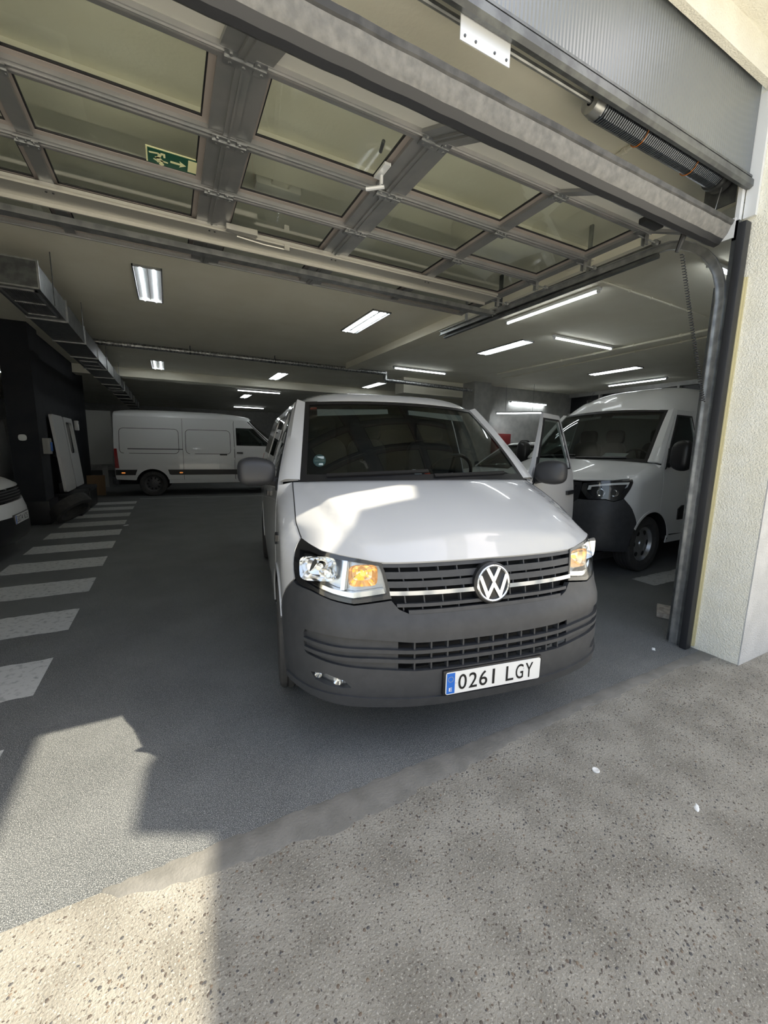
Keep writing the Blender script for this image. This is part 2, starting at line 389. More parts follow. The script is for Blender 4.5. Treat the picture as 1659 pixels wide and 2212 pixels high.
DZ = 3.05
gd = thing('garage_door', 'aluminium sectional garage door with glass panes, raised flat overhead', 'garage door', (0, 2.0, 0))
gd_off = Vector((0, -2.0, 0))
COLS = [-1.5, -.573, .376, 1.325, 2.263, 3.22]
HALF = [.05, .035, .105, .105, .04, .07]
def frame_of(b0, z0, b1, z1):
    e = Vector((0, b1-b0, z1-z0)); L = e.length; e.normalize(); n = Vector((0, -e.z, e.y))
    return lambda x, t, h: Vector((x, b0, z0))+gd_off+e*t+n*h, L
def pbox(m, P, x0, x1, t0, t1, h0, h1):
    m.add([P(x0,t0,h0),P(x1,t0,h0),P(x1,t1,h0),P(x0,t1,h0),P(x0,t0,h1),P(x1,t0,h1),P(x1,t1,h1),P(x0,t1,h1)],
          [(0,3,2,1),(4,5,6,7),(0,1,5,4),(1,2,6,5),(2,3,7,6),(3,0,4,7)])
def section(b0, z0, b1, z1, solid=False):
    P, L = frame_of(b0, z0, b1, z1); fr = MB(); tr = .038
    pbox(fr, P, COLS[0], COLS[-1], .004, tr, 0, .042); pbox(fr, P, COLS[0], COLS[-1], L-tr, L-.004, 0, .042)
    pbox(fr, P, COLS[0], COLS[-1], .010, .020, -.007, 0); pbox(fr, P, COLS[0], COLS[-1], L-.020, L-.010, -.007, 0)
    for c, hw in zip(COLS, HALF):
        x0, x1 = max(c-hw, COLS[0]), min(c+hw, COLS[-1])
        pbox(fr, P, x0, x1, tr, L-tr, .001, .041)
        if hw > .08:                               # door posts of the wicket: two leaves and a raised joint
            pbox(fr, P, c-.035, c+.03, tr, L-tr, -.010, .001); pbox(fr, P, c-.012, c-.002, tr, L-tr, -.018, -.010)
    o = fr.build('door_section', 'alu', gd, smooth=None)
    for i in range(len(COLS)-1):
        x0 = (COLS[i]+HALF[i]) if i else COLS[0]+HALF[0]; x1 = COLS[i+1]-HALF[i+1] if i+1 < len(COLS)-1 else COLS[-1]-HALF[-1]
        if solid:
            m = MB(); pbox(m, P, x0, x1, tr, L-tr, .018, .03); m.build('infill_panel', 'panel_infill', o, smooth=None); continue
        m = MB(); q = .03
        pbox(m, P, x0, x1, tr, tr+q*.5, .022, .04); pbox(m, P, x0, x1, L-tr-q, L-tr, .022, .04)
        pbox(m, P, x0, x0+q*.5, tr+q*.5, L-tr-q, .022, .04); pbox(m, P, x1-q, x1, tr+q*.5, L-tr-q, .022, .04)
        m.build('glazing_bead', 'frame_beige', o, smooth=None)
        m = MB(); g = .007; u0, u1, t0, t1 = x0+q*.5, x1-q, tr+q*.5, L-tr-q
        pbox(m, P, u0, u1, t0, t0+g, .026, .036); pbox(m, P, u0, u1, t1-g, t1, .026, .036); pbox(m, P, u0, u0+g, t0, t1, .026, .036); pbox(m, P, u1-g, u1, t0, t1, .026, .036)
        m.build('gasket', 'gasket', o, smooth=None)
        m = MB(); pbox(m, P, u0, u1, t0, t1, .030, .033); m.build('pane', 'door_glass', o, smooth=None)
    return o, P, L
HL = [2.03, 2.553, 3.067, 3.58]
s0 = section(1.665, 2.885, 2.03, DZ, True)
for k in range(3): section(HL[k], DZ, HL[k+1], DZ)
section(3.58, DZ, 4.23, DZ)
# hinges over every post on every joint
hp = None
for k, b in enumerate(HL[:3]):
    for c, hw in zip(COLS[1:5], HALF[1:5]):
        sx = 1.0 if hw > .08 else .62
        if hp is None:
            m = MB().box((-.085, -.038, -.018), (.03, .038, -.012)).box((.034, -.034, -.02), (.085, .034, -.013)).box((-.085, -.006, -.024), (.085, .006, -.016))
            for x, y in ((-.06, -.022), (-.06, .022), (-.005, -.022), (-.005, .024), (.05, -.02), (.068, .022)):
                m.lathe([(-.012, .0085), (-.024, .0075), (-.024, 0)], 8, 'z', (x, y, 0))
            hp = m.build('hinge', 'galv', gd, smooth=None, loc=(c, b-2, DZ), rot=None); hp.scale = (sx, 1, 1)
        else: share(hp, 'hinge', gd, (c, b-2, DZ), scale=(sx, 1, 1))
# stiffening rail along the last glazed section, bolts, closer, handle
m = MB(); m.sweep([(-1.5, 1.475, DZ-.02), (3.10, 1.475, DZ-.02)], [(0, 0), (.0, .02), (-.23, .02), (-.23, 0), (-.215, -.035), (-.20, -.035), (-.20, -.01), (-.02, -.01), (-.02, 0)])
m.build('stiffening_rail', 'alu_light', gd, smooth=None)
spread(MB().lathe([(0, .007), (-.004, .006), (-.004, 0)], 8, 'z'), 'bolt', 'black_plastic', gd, [(c+dx, 1.53, DZ-.03) for c in COLS[1:5] for dx in (-.018, .018)])
m = MB().bbox((.46, 1.40, DZ-.045), (.68, 1.455, DZ-.005), .004); m.build('door_closer', 'alu_light', gd)
m = MB().tube([(.54, 1.47, DZ-.05), (.74, 1.50, DZ-.05), (.92, 1.50, DZ-.05)], .007, 6).box((.90, 1.485, DZ-.06), (.94, 1.515, DZ-.02)); m.build('closer_arm', 'alu_light', gd)
m = MB().tube([(1.19, .38, DZ-.02), (1.19, .38, DZ-.07), (1.205, .372, DZ-.078), (1.12, .44, DZ-.08)], .011, 8).box((1.165, .29, DZ-.014), (1.205, .43, DZ)); m.build('door_handle', 'white_metal', gd)
m = MB().tube([(1.11, .20, DZ+.03), (1.13, .275, DZ+.028)], .010, 8); m.build('door_stop', 'galv_dark', gd)
# roller brackets running on the right-hand track
rb = None
for b in (2.05, 2.56, 3.075, 3.60):
    if rb is None:
        m = MB().box((-.10, -.03, -.02), (.015, .03, -.012)).box((-.012, -.018, -.085), (.02, -.010, .0)).box((-.012, .010, -.085), (.02, .018, .0)).tube([(-.08, 0, -.04), (.15, 0, -.04)], .006, 6)
        m.lathe([(-.012, 0), (-.012, .022), (.012, .022), (.012, 0)], 12, 'x', (.135, 0, -.04))
        rb = m.build('roller_bracket', 'galv', gd, smooth=None, loc=(3.2, b-2, DZ+.012))
    else: share(rb, 'roller_bracket', gd, (3.2, b-2, DZ+.012))
# bottom rail and rubber seal
def along_x(name, prof, mats, x0=-1.5, x1=3.345):
    n = 60; rnd_ = random.Random(5); vs = []; k = len(prof)
    for i in range(n+1):
        x = x0+(x1-x0)*i/n; j = rnd_.uniform(-.003, .003)
        vs += [(x, p[0]-2+j*.5, p[1]+j) for p in prof]
    fs = [(i*k+q, i*k+(q+1) % k, (i+1)*k+(q+1) % k, (i+1)*k+q) for i in range(n) for q in range(k)]+[tuple(range(k)), tuple(n*k+q for q in range(k))[::-1]]
    return MB().add(vs, fs).build(name, mats, gd, smooth=30)
along_x('bottom_rail', [(1.575, 2.985), (1.553, 2.965), (1.560, 2.945), (1.585, 2.925), (1.665, 2.90), (1.68, 2.93), (1.64, 2.99)], 'seal_dark')
along_x('bottom_seal', [(1.566, 2.944), (1.585, 2.895), (1.604, 2.872), (1.64, 2.87), (1.665, 2.90), (1.60, 2.94)], 'seal_rubber')
along_x('seal_lip', [(1.604, 2.872), (1.625, 2.845), (1.655, 2.838), (1.69, 2.862), (1.68, 2.90), (1.64, 2.89)], 'dark_rubber')
m = MB().box((3.345, -.45, 2.86), (3.352, -.34, 2.98)); m.build('end_cap', 'white_metal', gd, smooth=None)
m = MB().tube([(3.30, -.33, 2.985), (3.335, -.35, 3.2)], .003, 6); m.build('lift_cable', 'galv', gd)
m = MB().bbox((2.74, -.25, 2.90), (2.92, -.19, 2.935), .01); m.build('pull_grip', 'black_plastic', gd)

# torsion spring, shaft and drum
ts = thing('torsion_spring', 'long coiled steel torsion spring with orange marks above the doorway', 'spring', (2.7, 1.70, 3.285))
m = MB(); pts = []
T = 72
for i in range(T*10+1):
    a = 2*PI*i/10; pts.append((-.58+1.2*i/(T*10), .060*math.cos(a), .060*math.sin(a)))
m.tube(pts, .0062, 5); m.build('coil', 'spring_steel', ts)
MB().tube([(-4.1, 0, 0), (.72, 0, 0)], .0127, 10).build('shaft', 'galv', ts)
m = MB().lathe([(-.63, .02), (-.63, .055), (-.57, .064), (-.57, .02)], 16, 'x'); m.build('winding_cone', 'galv', ts)
spread(MB().tube([(.06*k/12, .068*math.cos(PI*k/12*1.6+2.4), .068*math.sin(PI*k/12*1.6+2.4)) for k in range(13)], .003, 5), 'paint_mark', 'orange_paint', ts, [(-.22, 0, 0), (.30, 0, 0)])
dr = MB().lathe([(.62, .02), (.62, .075), (.64, .078), (.645, .06), (.70, .055), (.705, .075), (.72, .075), (.72, .02)], 22, 'x'); dr.build('cable_drum', 'galv_dark', ts)
MB().box((.735, -.09, -.16), (.745, .10, .105)).build('bearing_plate', 'galv_dark', ts, smooth=None)

# right-hand track with seals
tk = thing('door_track', 'galvanised roller track with black seal strip beside the cream pillar', 'door track', (3.40, 1.60, 0))
prof = [(-.028, -.012), (-.028, .014), (-.022, .014), (-.022, -.006), (.022, -.006), (.022, .014), (.028, .014), (.028, -.012)]
path = [(0, 0, 0), (0, 0, 1.2), (0, 0, 2.50)]+[(-.02*k/8, .46-.46*math.cos(PI/2*k/8), 2.50+.49*math.sin(PI/2*k/8)) for k in range(1, 9)]+[(-.04, 1.6, 2.995), (-.045, 3.26, 3.0)]
vs = []; kk = len(prof)
for i, p in enumerate(path):
    p0, p1 = Vector(path[max(i-1, 0)]), Vector(path[min(i+1, len(path)-1)]); t = (p1-p0).normalized(); sd = Vector((1, 0, 0)); nn = sd.cross(t)
    vs += [Vector(p)+nn*a_+sd*(-b_) for a_, b_ in prof]
fs = [(i*kk+q, i*kk+(q+1) % kk, (i+1)*kk+(q+1) % kk, (i+1)*kk+q) for i in range(len(path)-1) for q in range(kk)]+[tuple(range(kk)), tuple((len(path)-1)*kk+q for q in range(kk))[::-1]]
MB().add(vs, fs).build('roller_rail', 'galv', tk)
MB().box((-.03, .45, 2.93), (.01, 3.2, 2.955)).box((-.005, .45, 2.955), (.0, 3.2, 3.05)).build('support_angle', 'galv_dark', tk, smooth=None)
MB().box((-.005, -.05, 0), (.03, -.02, 2.98)).box((.02, -.05, 0), (.045, .06, 2.6)).build('wall_angle', 'galv_dark', tk, smooth=None)
MB().bbox((-.035, -.105, 0), (.035, -.055, 2.95), .008).build('seal_strip', 'dark_rubber', tk)
MB().box((.035, -.108, .02), (.058, -.06, 2.62)).box((.045, -.118, .02), (.058, -.108, 2.62)).build('edge_angle', 'yellow_trim', tk, smooth=None)
zz = [.05+.045*k for k in range(3)]+[.2+.07*k for k in range(9)]+[.85+.22*k for k in range(8)]
spread(MB().lathe([(0, .0045), (-.002, .0045), (-.002, 0)], 8, 'x'), 'screw', 'black_plastic', tk, [(.0345, -.085, z) for z in zz])
MB().box((.033, -.115, 2.99), (.058, -.05, 3.70)).box((-.005, -.045, 2.86), (.03, -.02, 3.2)).build('corner_trim', 'jamb_white', tk, smooth=None)
spread(MB().box((-.01, 0, 3.04), (.012, .03, CEIL)), 'hanger', 'galv', tk, [(0, 1.05, 0), (0, 2.75, 0)], None)

# bar that carries the track ends
cb_ = thing('support_bar', 'galvanised channel spanning the ceiling under the raised door', 'bar', (1, 3.84, 2.985))
MB().sweep([(-2.55, 0, 0), (2.46, 0, 0)], [(-.042, -.02), (.042, -.02), (.042, -.012), (-.034, -.012), (-.034, .02), (-.042, .02)]).sweep([(-2.55, .0, .0), (2.46, .0, .0)], [(.034, -.012), (.042, -.012), (.042, .022), (.034, .022)]).build('channel', 'galv', cb_, smooth=None)
spread(MB().lathe([(-.02, .009), (-.026, .008), (-.026, 0)], 8, 'z'), 'bolt', 'galv', cb_, [(2.36, 0, 0), (2.42, 0, 0)])
spread(MB().box((-.005, -.03, -.02), (.005, .03, .435)), 'hanger', 'galv_dark', cb_, [(2.465, 0, 0), (-2.56, 0, 0)], None)

# coiled emergency cord with its grip
cc = thing('coiled_cord', 'black coiled pull cord hanging beside the door track', 'cord', (3.0, 1.72, 2.86))
def ray_plane(x, y, k, val):
    d = CR*((x-829.5)/F_PX) - CU*((y-1106)/F_PX) - CB; t = (val-(0, 0, CAM_H)[k])/d[k]
    return Vector((0, 0, CAM_H))+d*t
top, bot = ray_plane(1473, 548, 0, 3.04), ray_plane(1519, 868, 0, 3.345)
o_ = Vector(cc.location); mid = (top+bot)/2+Vector((0, 0, -.02)); pts = []; turns = 58
for i in range(turns*8+1):
    f_ = i/(turns*8); c_ = top*(1-f_)**2+mid*2*f_*(1-f_)+bot*f_*f_; a = 2*PI*i/8
    pts.append(c_-o_+Vector((math.cos(a), math.sin(a), 0))*.011)
MB().tube(pts, .0028, 5).build('coil', 'black_plastic', cc)
g0 = ray_plane(1462, 545, 0, 3.04)-o_; g1 = ray_plane(1480, 500, 0, 3.04)-o_
MB().tube([g0, g0*.5+g1*.5, g1, g1+Vector((.03, 0, .03))], [.012, .016, .02, .02], 8).build('grip', 'black_plastic', cc)

# exit sign stuck to a pane of the raised door
es = thing('exit_sign', 'green running man exit sign with arrow on a pane of the raised door', 'sign', (-.018, 2.850, 3.0765))
SWD, SHT = .29, .152
MB().box((0, 0, 0), (SWD, SHT, .003)).build('sign_plate', 'sign_cream', es, smooth=None)
def flat(name, polys, mat, z=-.001, par=None):
    m = MB()
    for p in polys: m.prism(p, z, z+.0012)
    return m.build(name, mat, par or es, smooth=None)
flat('green_field', [[(.008, .008), (SWD-.008, .008), (SWD-.008, SHT-.008), (.008, SHT-.008)]], 'sign_green')
S_ = lambda *p: [(a*SWD, b*SHT) for a, b in p]
flat('running_figure', [S_((.05, .28), (.21, .23), (.22, .30), (.06, .36)), S_((.20, .23), (.27, .30), (.245, .52), (.17, .60), (.165, .50), (.20, .44)),
     S_((.25, .20), (.33, .20), (.335, .42), (.30, .44), (.295, .30), (.25, .30)), S_((.15, .50), (.24, .46), (.31, .72), (.23, .80)), S_((.24, .62), (.38, .66), (.38, .72), (.26, .72)),
     S_((.13, .62), (.21, .70), (.22, .82), (.185, .80), (.18, .74), (.12, .68)), [(.265*SWD+.013*math.cos(t*PI/6), .87*SHT+.013*math.sin(t*PI/6)) for t in range(12)]], 'sign_cream', -.0022)
flat('arrow', [S_((.42, .50), (.60, .50), (.58, .36), (.70, .56), (.58, .74), (.60, .61), (.42, .61))], 'sign_cream', -.0022)
flat('doorway', [S_((.735, .14), (.93, .14), (.93, .86), (.735, .86))], 'sign_cream', -.0022)

# ------------------------------------------------------------------ ceiling services
def conduit(p0, p1, label, z, r=.011, clips=5, mat='conduit'):
    t = thing('conduit', label, 'conduit', p0)
    d = Vector(p1)-Vector(p0)
    MB().tube([(0, 0, 0), tuple(d*.5), tuple(d)], r, 8).build('pipe', mat, t)
    n = d.normalized()
    spread(MB().tube([-n*.012, n*.012], r*1.55, 8), 'clip', mat, t, [tuple(d*((k+.5)/clips)) for k in range(clips)]); return t
conduit((-1.2, 2.06, CEIL-.012), (3.7, 2.06, CEIL-.012), 'painted conduit clipped to the ceiling next to the torsion spring', CEIL, clips=14)
conduit((-1.5, 2.93, 3.36), (3.2, 2.93, 3.36), 'painted conduit running above the glass panes of the raised door', CEIL, clips=11)
conduit((2.75, 1.75, CEIL-.014), (2.75, 2.03, CEIL-.014), 'short painted conduit crossing the ceiling behind the torsion spring', CEIL, r=.014, clips=2)
conduit(px(1100, 660, CEIL-.02), px(1395, 548, CEIL-.02), 'grey conduit on the ceiling beside the long tube light and beam', CEIL, clips=4)
conduit(px(1283, 602, CEIL-.02), px(1540, 690, CEIL-.02), 'grey conduit crossing the ceiling from the long tube light to the door track', CEIL, clips=6)
conduit(px(1075, 808, CEIL-.03), px(1530, 712, CEIL-.03), 'long grey conduit across the ceiling over the parked vans', CEIL, r=.02, clips=6)
conduit(px(1085, 818, CEIL-.03), px(1530, 727, CEIL-.03), 'second long grey conduit across the ceiling over the parked vans', CEIL, r=.016, clips=6)
el = thing('emergency_light', 'small emergency light box on the ceiling above the door panes', 'emergency light', (.84, 3.42, CEIL))
MB().bbox((-.17, -.055, -.075), (.17, .055, -.012), .018).build('diffuser', 'panel_infill', el)
MB().bbox((-.06, -.12, -.06), (.07, -.03, -.0), .006).build('junction_box', 'conduit', el)

def recessed(x, y, lb):
    t = thing('recessed_light', lb, 'ceiling light', (x, y, CEIL), group='recessed twin tube lights in the ceiling')
    w_, l_ = .15, .625; m = MB()
    m.box((-w_, -l_, -.022), (w_, -l_+.018, .0)).box((-w_, l_-.018, -.022), (w_, l_, .0)).box((-w_, -l_, -.022), (-w_+.014, l_, .0)).box((w_-.014, -l_, -.022), (w_, l_, .0))
    m.build('frame', 'galv', t, smooth=None)
    m = MB()
    for c in (-.068, .068): m.add([(c-.066, -l_+.02, -.006), (c-.03, -l_+.02, -.001), (c+.03, -l_+.02, -.001), (c+.066, -l_+.02, -.006), (c-.066, l_-.02, -.006), (c-.03, l_-.02, -.001), (c+.03, l_-.02, -.001), (c+.066, l_-.02, -.006)], [(k, k+1, k+5, k+4) for k in range(3)])
    m.build('reflector', 'reflector', t)
    for c in (-.068, .068): MB().tube([(c, -l_+.03, -.018), (c, l_-.03, -.018)], .013, 8).build('lamp_tube', 'tube_glow', t)
    return t
for x, y, lb in ((-.10, 6.25, 'recessed twin tube light beside the air duct near the raised door'), (2.86, 6.25, 'recessed twin tube light over the van in the doorway'),
                 (5.88, 6.35, 'recessed twin tube light between the ceiling beam and the tall cargo van'), (9.83, 6.7, 'recessed twin tube light over the tail of the tall cargo van'),
                 (-.12, 12.2, 'recessed twin tube light beside the air duct beyond the foil pipe'), (2.89, 12.2, 'recessed twin tube light over the cab of the long sideways van'),
                 (5.93, 12.2, 'recessed twin tube light behind the step of the foil pipe'), (2.9, 17.9, 'recessed twin tube light behind the long sideways van')): recessed(x, y, lb)
def batten(p0, p1, label, double=False):
    p0, p1 = Vector(p0), Vector(p1); d = p1-p0; L = d.length; an = math.atan2(d.y, d.x)
    t = thing('tube_light', label, 'tube light', (p0+p1)/2, an)
    MB().bbox((-L/2-.03, -.05 if double else -.03, .012), (L/2+.03, .05 if double else .03, .05), .006).build('housing', 'lamp_white', t)
    for c in ((-.03, .03) if double else (0,)): MB().tube([(-L/2, c, 0), (L/2, c, 0)], .014, 8).build('lamp_tube', 'tube_glow', t)
    spread(MB().box((-.012, -.045 if double else -.02, -.016), (.012, .045 if double else .02, .014)), 'lamp_holder', 'lamp_white', t, [(-L/2-.005, 0, 0), (L/2+.005, 0, 0)], None)
    return t
ZT = CEIL-.055
batten((4.70, 5.02, ZT), (4.70, 3.52, ZT), 'long single tube light under the ceiling beside the beam')
q0 = px(1532, 574, ZT)
batten(q0, (q0.x+1.2, q0.y, ZT), 'short tube light on the ceiling just behind the door track')
batten((4.98, 9.1, ZT), (6.48, 9.1, ZT), 'single tube light beyond the beam end near the foil pipe')
batten((5.98, 5.23, ZT), (7.5, 5.23, ZT), 'single tube light on the ceiling over the tall parked van, across the garage')
batten((11.7, 8.1, ZT), (11.7, 6.5, ZT), 'single tube light on the ceiling beside the window band of the side wall')
batten((2.3, 15.8, ZT), (3.8, 15.8, ZT), 'single tube light on the ceiling over the long van parked sideways')
batten((3.1, 22.8, ZT), (4.6, 22.8, ZT), 'farthest single tube light behind the long van parked sideways')
batten((7.6, 15.5, ZT), (7.6, 17.0, ZT), 'single tube light on the ceiling past the foil pipe end', False)
q0, q1 = ray_plane(1107, 868, 1, 10.15), ray_plane(1182, 873, 1, 10.15)
batten((q0.x, 10.22, q0.z), (q1.x, 10.22, q0.z), 'twin tube light high on the speckled back wall', True)
q0 = ray_plane(1073, 893, 1, 10.05); q1 = ray_plane(1139, 886, 1, 9.2)
tl = batten(q0, (q0.x+.9, 9.1, q0.z), 'twin tube light hanging lower by the back wall', True)
spread(MB().tube([(0, 0, .03), (0, 0, CEIL-q0.z-.002)], .004, 6), 'suspension_wire', 'galv_dark', tl, [(-.4, 0, 0), (.4, 0, 0)])
for y_ in (765, 783, 795, 804):
    q0 = px(9, y_, ZT)
    batten(q0, (q0.x-1.2, q0.y, ZT), 'tube light in the dark bay behind the black column')['group'] = 'tube lights in the dark bay'
# foil wrapped pipe
fp = thing('foil_pipe', 'foil wrapped pipe running under the ceiling across the garage', 'pipe', (0, 9.55, 3.30))
MB().tube([(-1.15, 0, 0), (2, -.02, 0), (4.95, -.03, 0)], .05, 12).tube([(4.95, -.03, .03), (4.95, -.03, -.16)], .05, 12).tube([(4.95, -.03, -.16), (7.95, .25, -.16)], .05, 12).build('pipe_run', 'foil', fp)
spread(MB().tube([(0, 0, .0), (0, 0, .12)], .01, 6).tube([(-.01, -.02, 0), (.01, -.02, 0)], .055, 12), 'hanger', 'galv_dark', fp, [(x, 0, 0) for x in (.5, 2.2, 3.9)])
# ventilation duct
du = thing('air_duct', 'galvanised rectangular air duct hung along the dark side of the garage', 'duct', (-1.19, 5.2, 2.9))
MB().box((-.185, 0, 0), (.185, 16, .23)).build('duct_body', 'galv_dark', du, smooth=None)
fo_ = None
for k in range(13):
    y = .0+1.24*k
    if fo_ is None:
        m = MB().box((-.20, 0, -.015), (.20, .025, .0)).box((-.20, 0, .23), (.20, .025, .245)).box((-.20, 0, -.015), (-.185, .025, .245)).box((.185, 0, -.015), (.20, .025, .245))
        fo_ = m.build('flange', 'galv', du, smooth=None)
    else: share(fo_, 'flange', du, (0, y, 0))
gv = None
for y in (.12, 4.1, 8.2):
    m = MB().box((-.15, y, -.012), (.15, y+.03, 0)).box((-.15, y+.92, -.012), (.15, y+.95, 0)).box((-.15, y, -.012), (-.13, y+.95, 0)).box((.13, y, -.012), (.15, y+.95, 0)).box((-.15, y+.45, -.012), (.15, y+.48, 0))
    for k in range(16): m.box((-.13+k*.0165, y+.03, -.008), (-.127+k*.0165, y+.92, -.001))
    g_ = m.build('vent_grille', 'galv', du, smooth=None)
    MB().box((-.13, y+.03, -.0012), (.13, y+.92, -.0004)).build('vent_opening', 'black_plastic', g_, smooth=None)
spread(MB().tube([(.205, 0, -.01), (.205, 0, CEIL-2.9)], .005, 6), 'hanger_rod', 'galv_dark', du, [(0, y, 0) for y in (.55, 2.3, 4.8, 7.2)])
# ------------------------------------------------------------------ van surfaces
def pchip(xs, ys):
    xs = np.array(xs, float); ys = np.array(ys, float); h = np.diff(xs); d = np.diff(ys)/h; m = np.zeros(len(xs))
    for i in range(1, len(xs)-1):
        if d[i-1]*d[i] > 0:
            w1 = 2*h[i]+h[i-1]; w2 = h[i]+2*h[i-1]; m[i] = (w1+w2)/(w1/d[i-1]+w2/d[i])
    m[0] = d[0]; m[-1] = d[-1]; xl = xs.tolist(); yl = ys.tolist(); hl = h.tolist(); ml = m.tolist(); n = len(hl)
    import bisect
    def f(x):
        if x <= xl[0]: return yl[0]+(x-xl[0])*ml[0]
        if x >= xl[-1]: return yl[-1]+(x-xl[-1])*ml[-1]
        i = min(bisect.bisect_right(xl, x)-1, n-1)
        t = (x-xl[i])/hl[i]; t2 = t*t; t3 = t2*t
        return (2*t3-3*t2+1)*yl[i]+(t3-2*t2+t)*hl[i]*ml[i]+(-2*t3+3*t2)*yl[i+1]+(t3-t2)*hl[i]*ml[i+1]
    return f
# plan outlines of the nose at several heights: half width u and distance back v at six stations
KZ = [.20, .25, .30, .40, .55, .66, .71, .80, .95, 1.05, 1.25]
KU = [[0,.47,.70,.82,.885,.90],[0,.485,.72,.845,.915,.925],[0,.49,.73,.86,.93,.94],[0,.49,.735,.865,.935,.948],[0,.49,.735,.865,.935,.952],[0,.49,.735,.865,.935,.952],[0,.49,.735,.86,.93,.952],[0,.495,.735,.86,.925,.952],[0,.51,.73,.85,.915,.948],[0,.51,.72,.835,.9,.945],[0,.5,.7,.82,.88,.925]]
KV = [[.11,.15,.22,.34,.47,.60],[.05,.09,.17,.30,.445,.60],[.018,.058,.144,.279,.43,.6],[.008,.048,.138,.273,.43,.6],[.015,.056,.143,.277,.432,.6],[.022,.062,.15,.283,.435,.6],[.045,.085,.172,.30,.44,.6],[.065,.109,.2,.325,.455,.6],[.105,.149,.235,.36,.475,.6],[.15,.195,.28,.395,.49,.6],[.2,.24,.32,.43,.52,.6]]
FU = [pchip(KZ, [r[i] for r in KU]) for i in range(6)]; FV = [pchip(KZ, [r[i] for r in KV]) for i in range(6)]
SK = [0, .49, .74, .935, 1.09, 1.26]
UZ = pchip([.18,.30,.42,.6,.85,1.05,1.20,1.28,1.5,1.7,1.80,1.87,1.93,1.955], [.885,.94,.948,.952,.952,.945,.93,.915,.85,.785,.745,.70,.62,.5])
EV = pchip([.3,.489,.6,.8,.99,1.2], [.96,1.015,1.085,1.18,1.25,1.34])
ZE = pchip([0,.3,.512,.581,.688,.818,.983,1.097], [.952,.952,.951,.962,.976,.988,1.0,1.012])
_cache = {}
def _knots(z):
    k = round(z, 4)
    if k not in _cache: _cache[k] = ([f(k) for f in FU], [f(k) for f in FV])
    return _cache[k]
def _herm(s, P, T0, T1):
    i = 0
    while i < 4 and s > SK[i+1]: i += 1
    h = SK[i+1]-SK[i]; t = (s-SK[i])/h
    def tan(k):
        if k == 0: return T0
        if k == 5: return T1
        ha = SK[k]-SK[k-1]; hb = SK[k+1]-SK[k]
        return ((P[k]-P[k-1])/ha*hb+(P[k+1]-P[k])/hb*ha)/(ha+hb)
    t2 = t*t; t3 = t2*t
    return (2*t3-3*t2+1)*P[i]+(t3-2*t2+t)*h*tan(i)+(-2*t3+3*t2)*P[i+1]+(t3-t2)*h*tan(i+1)
def sstep(a, b, x):
    t = min(max((x-a)/(b-a), 0), 1); return t*t*(3-2*t)
HQ = pchip([0,.08,.25,.5,.75,1], [.952,.995,1.078,1.163,1.225,1.272])
ROOF_CR = pchip([1.4, 1.454, 1.485, 1.56, 1.75, 2.1, 2.6, 3.6, 4.6, 4.86], [.0, .006, .045, .078, .108, .140, .16, .165, .15, .11])
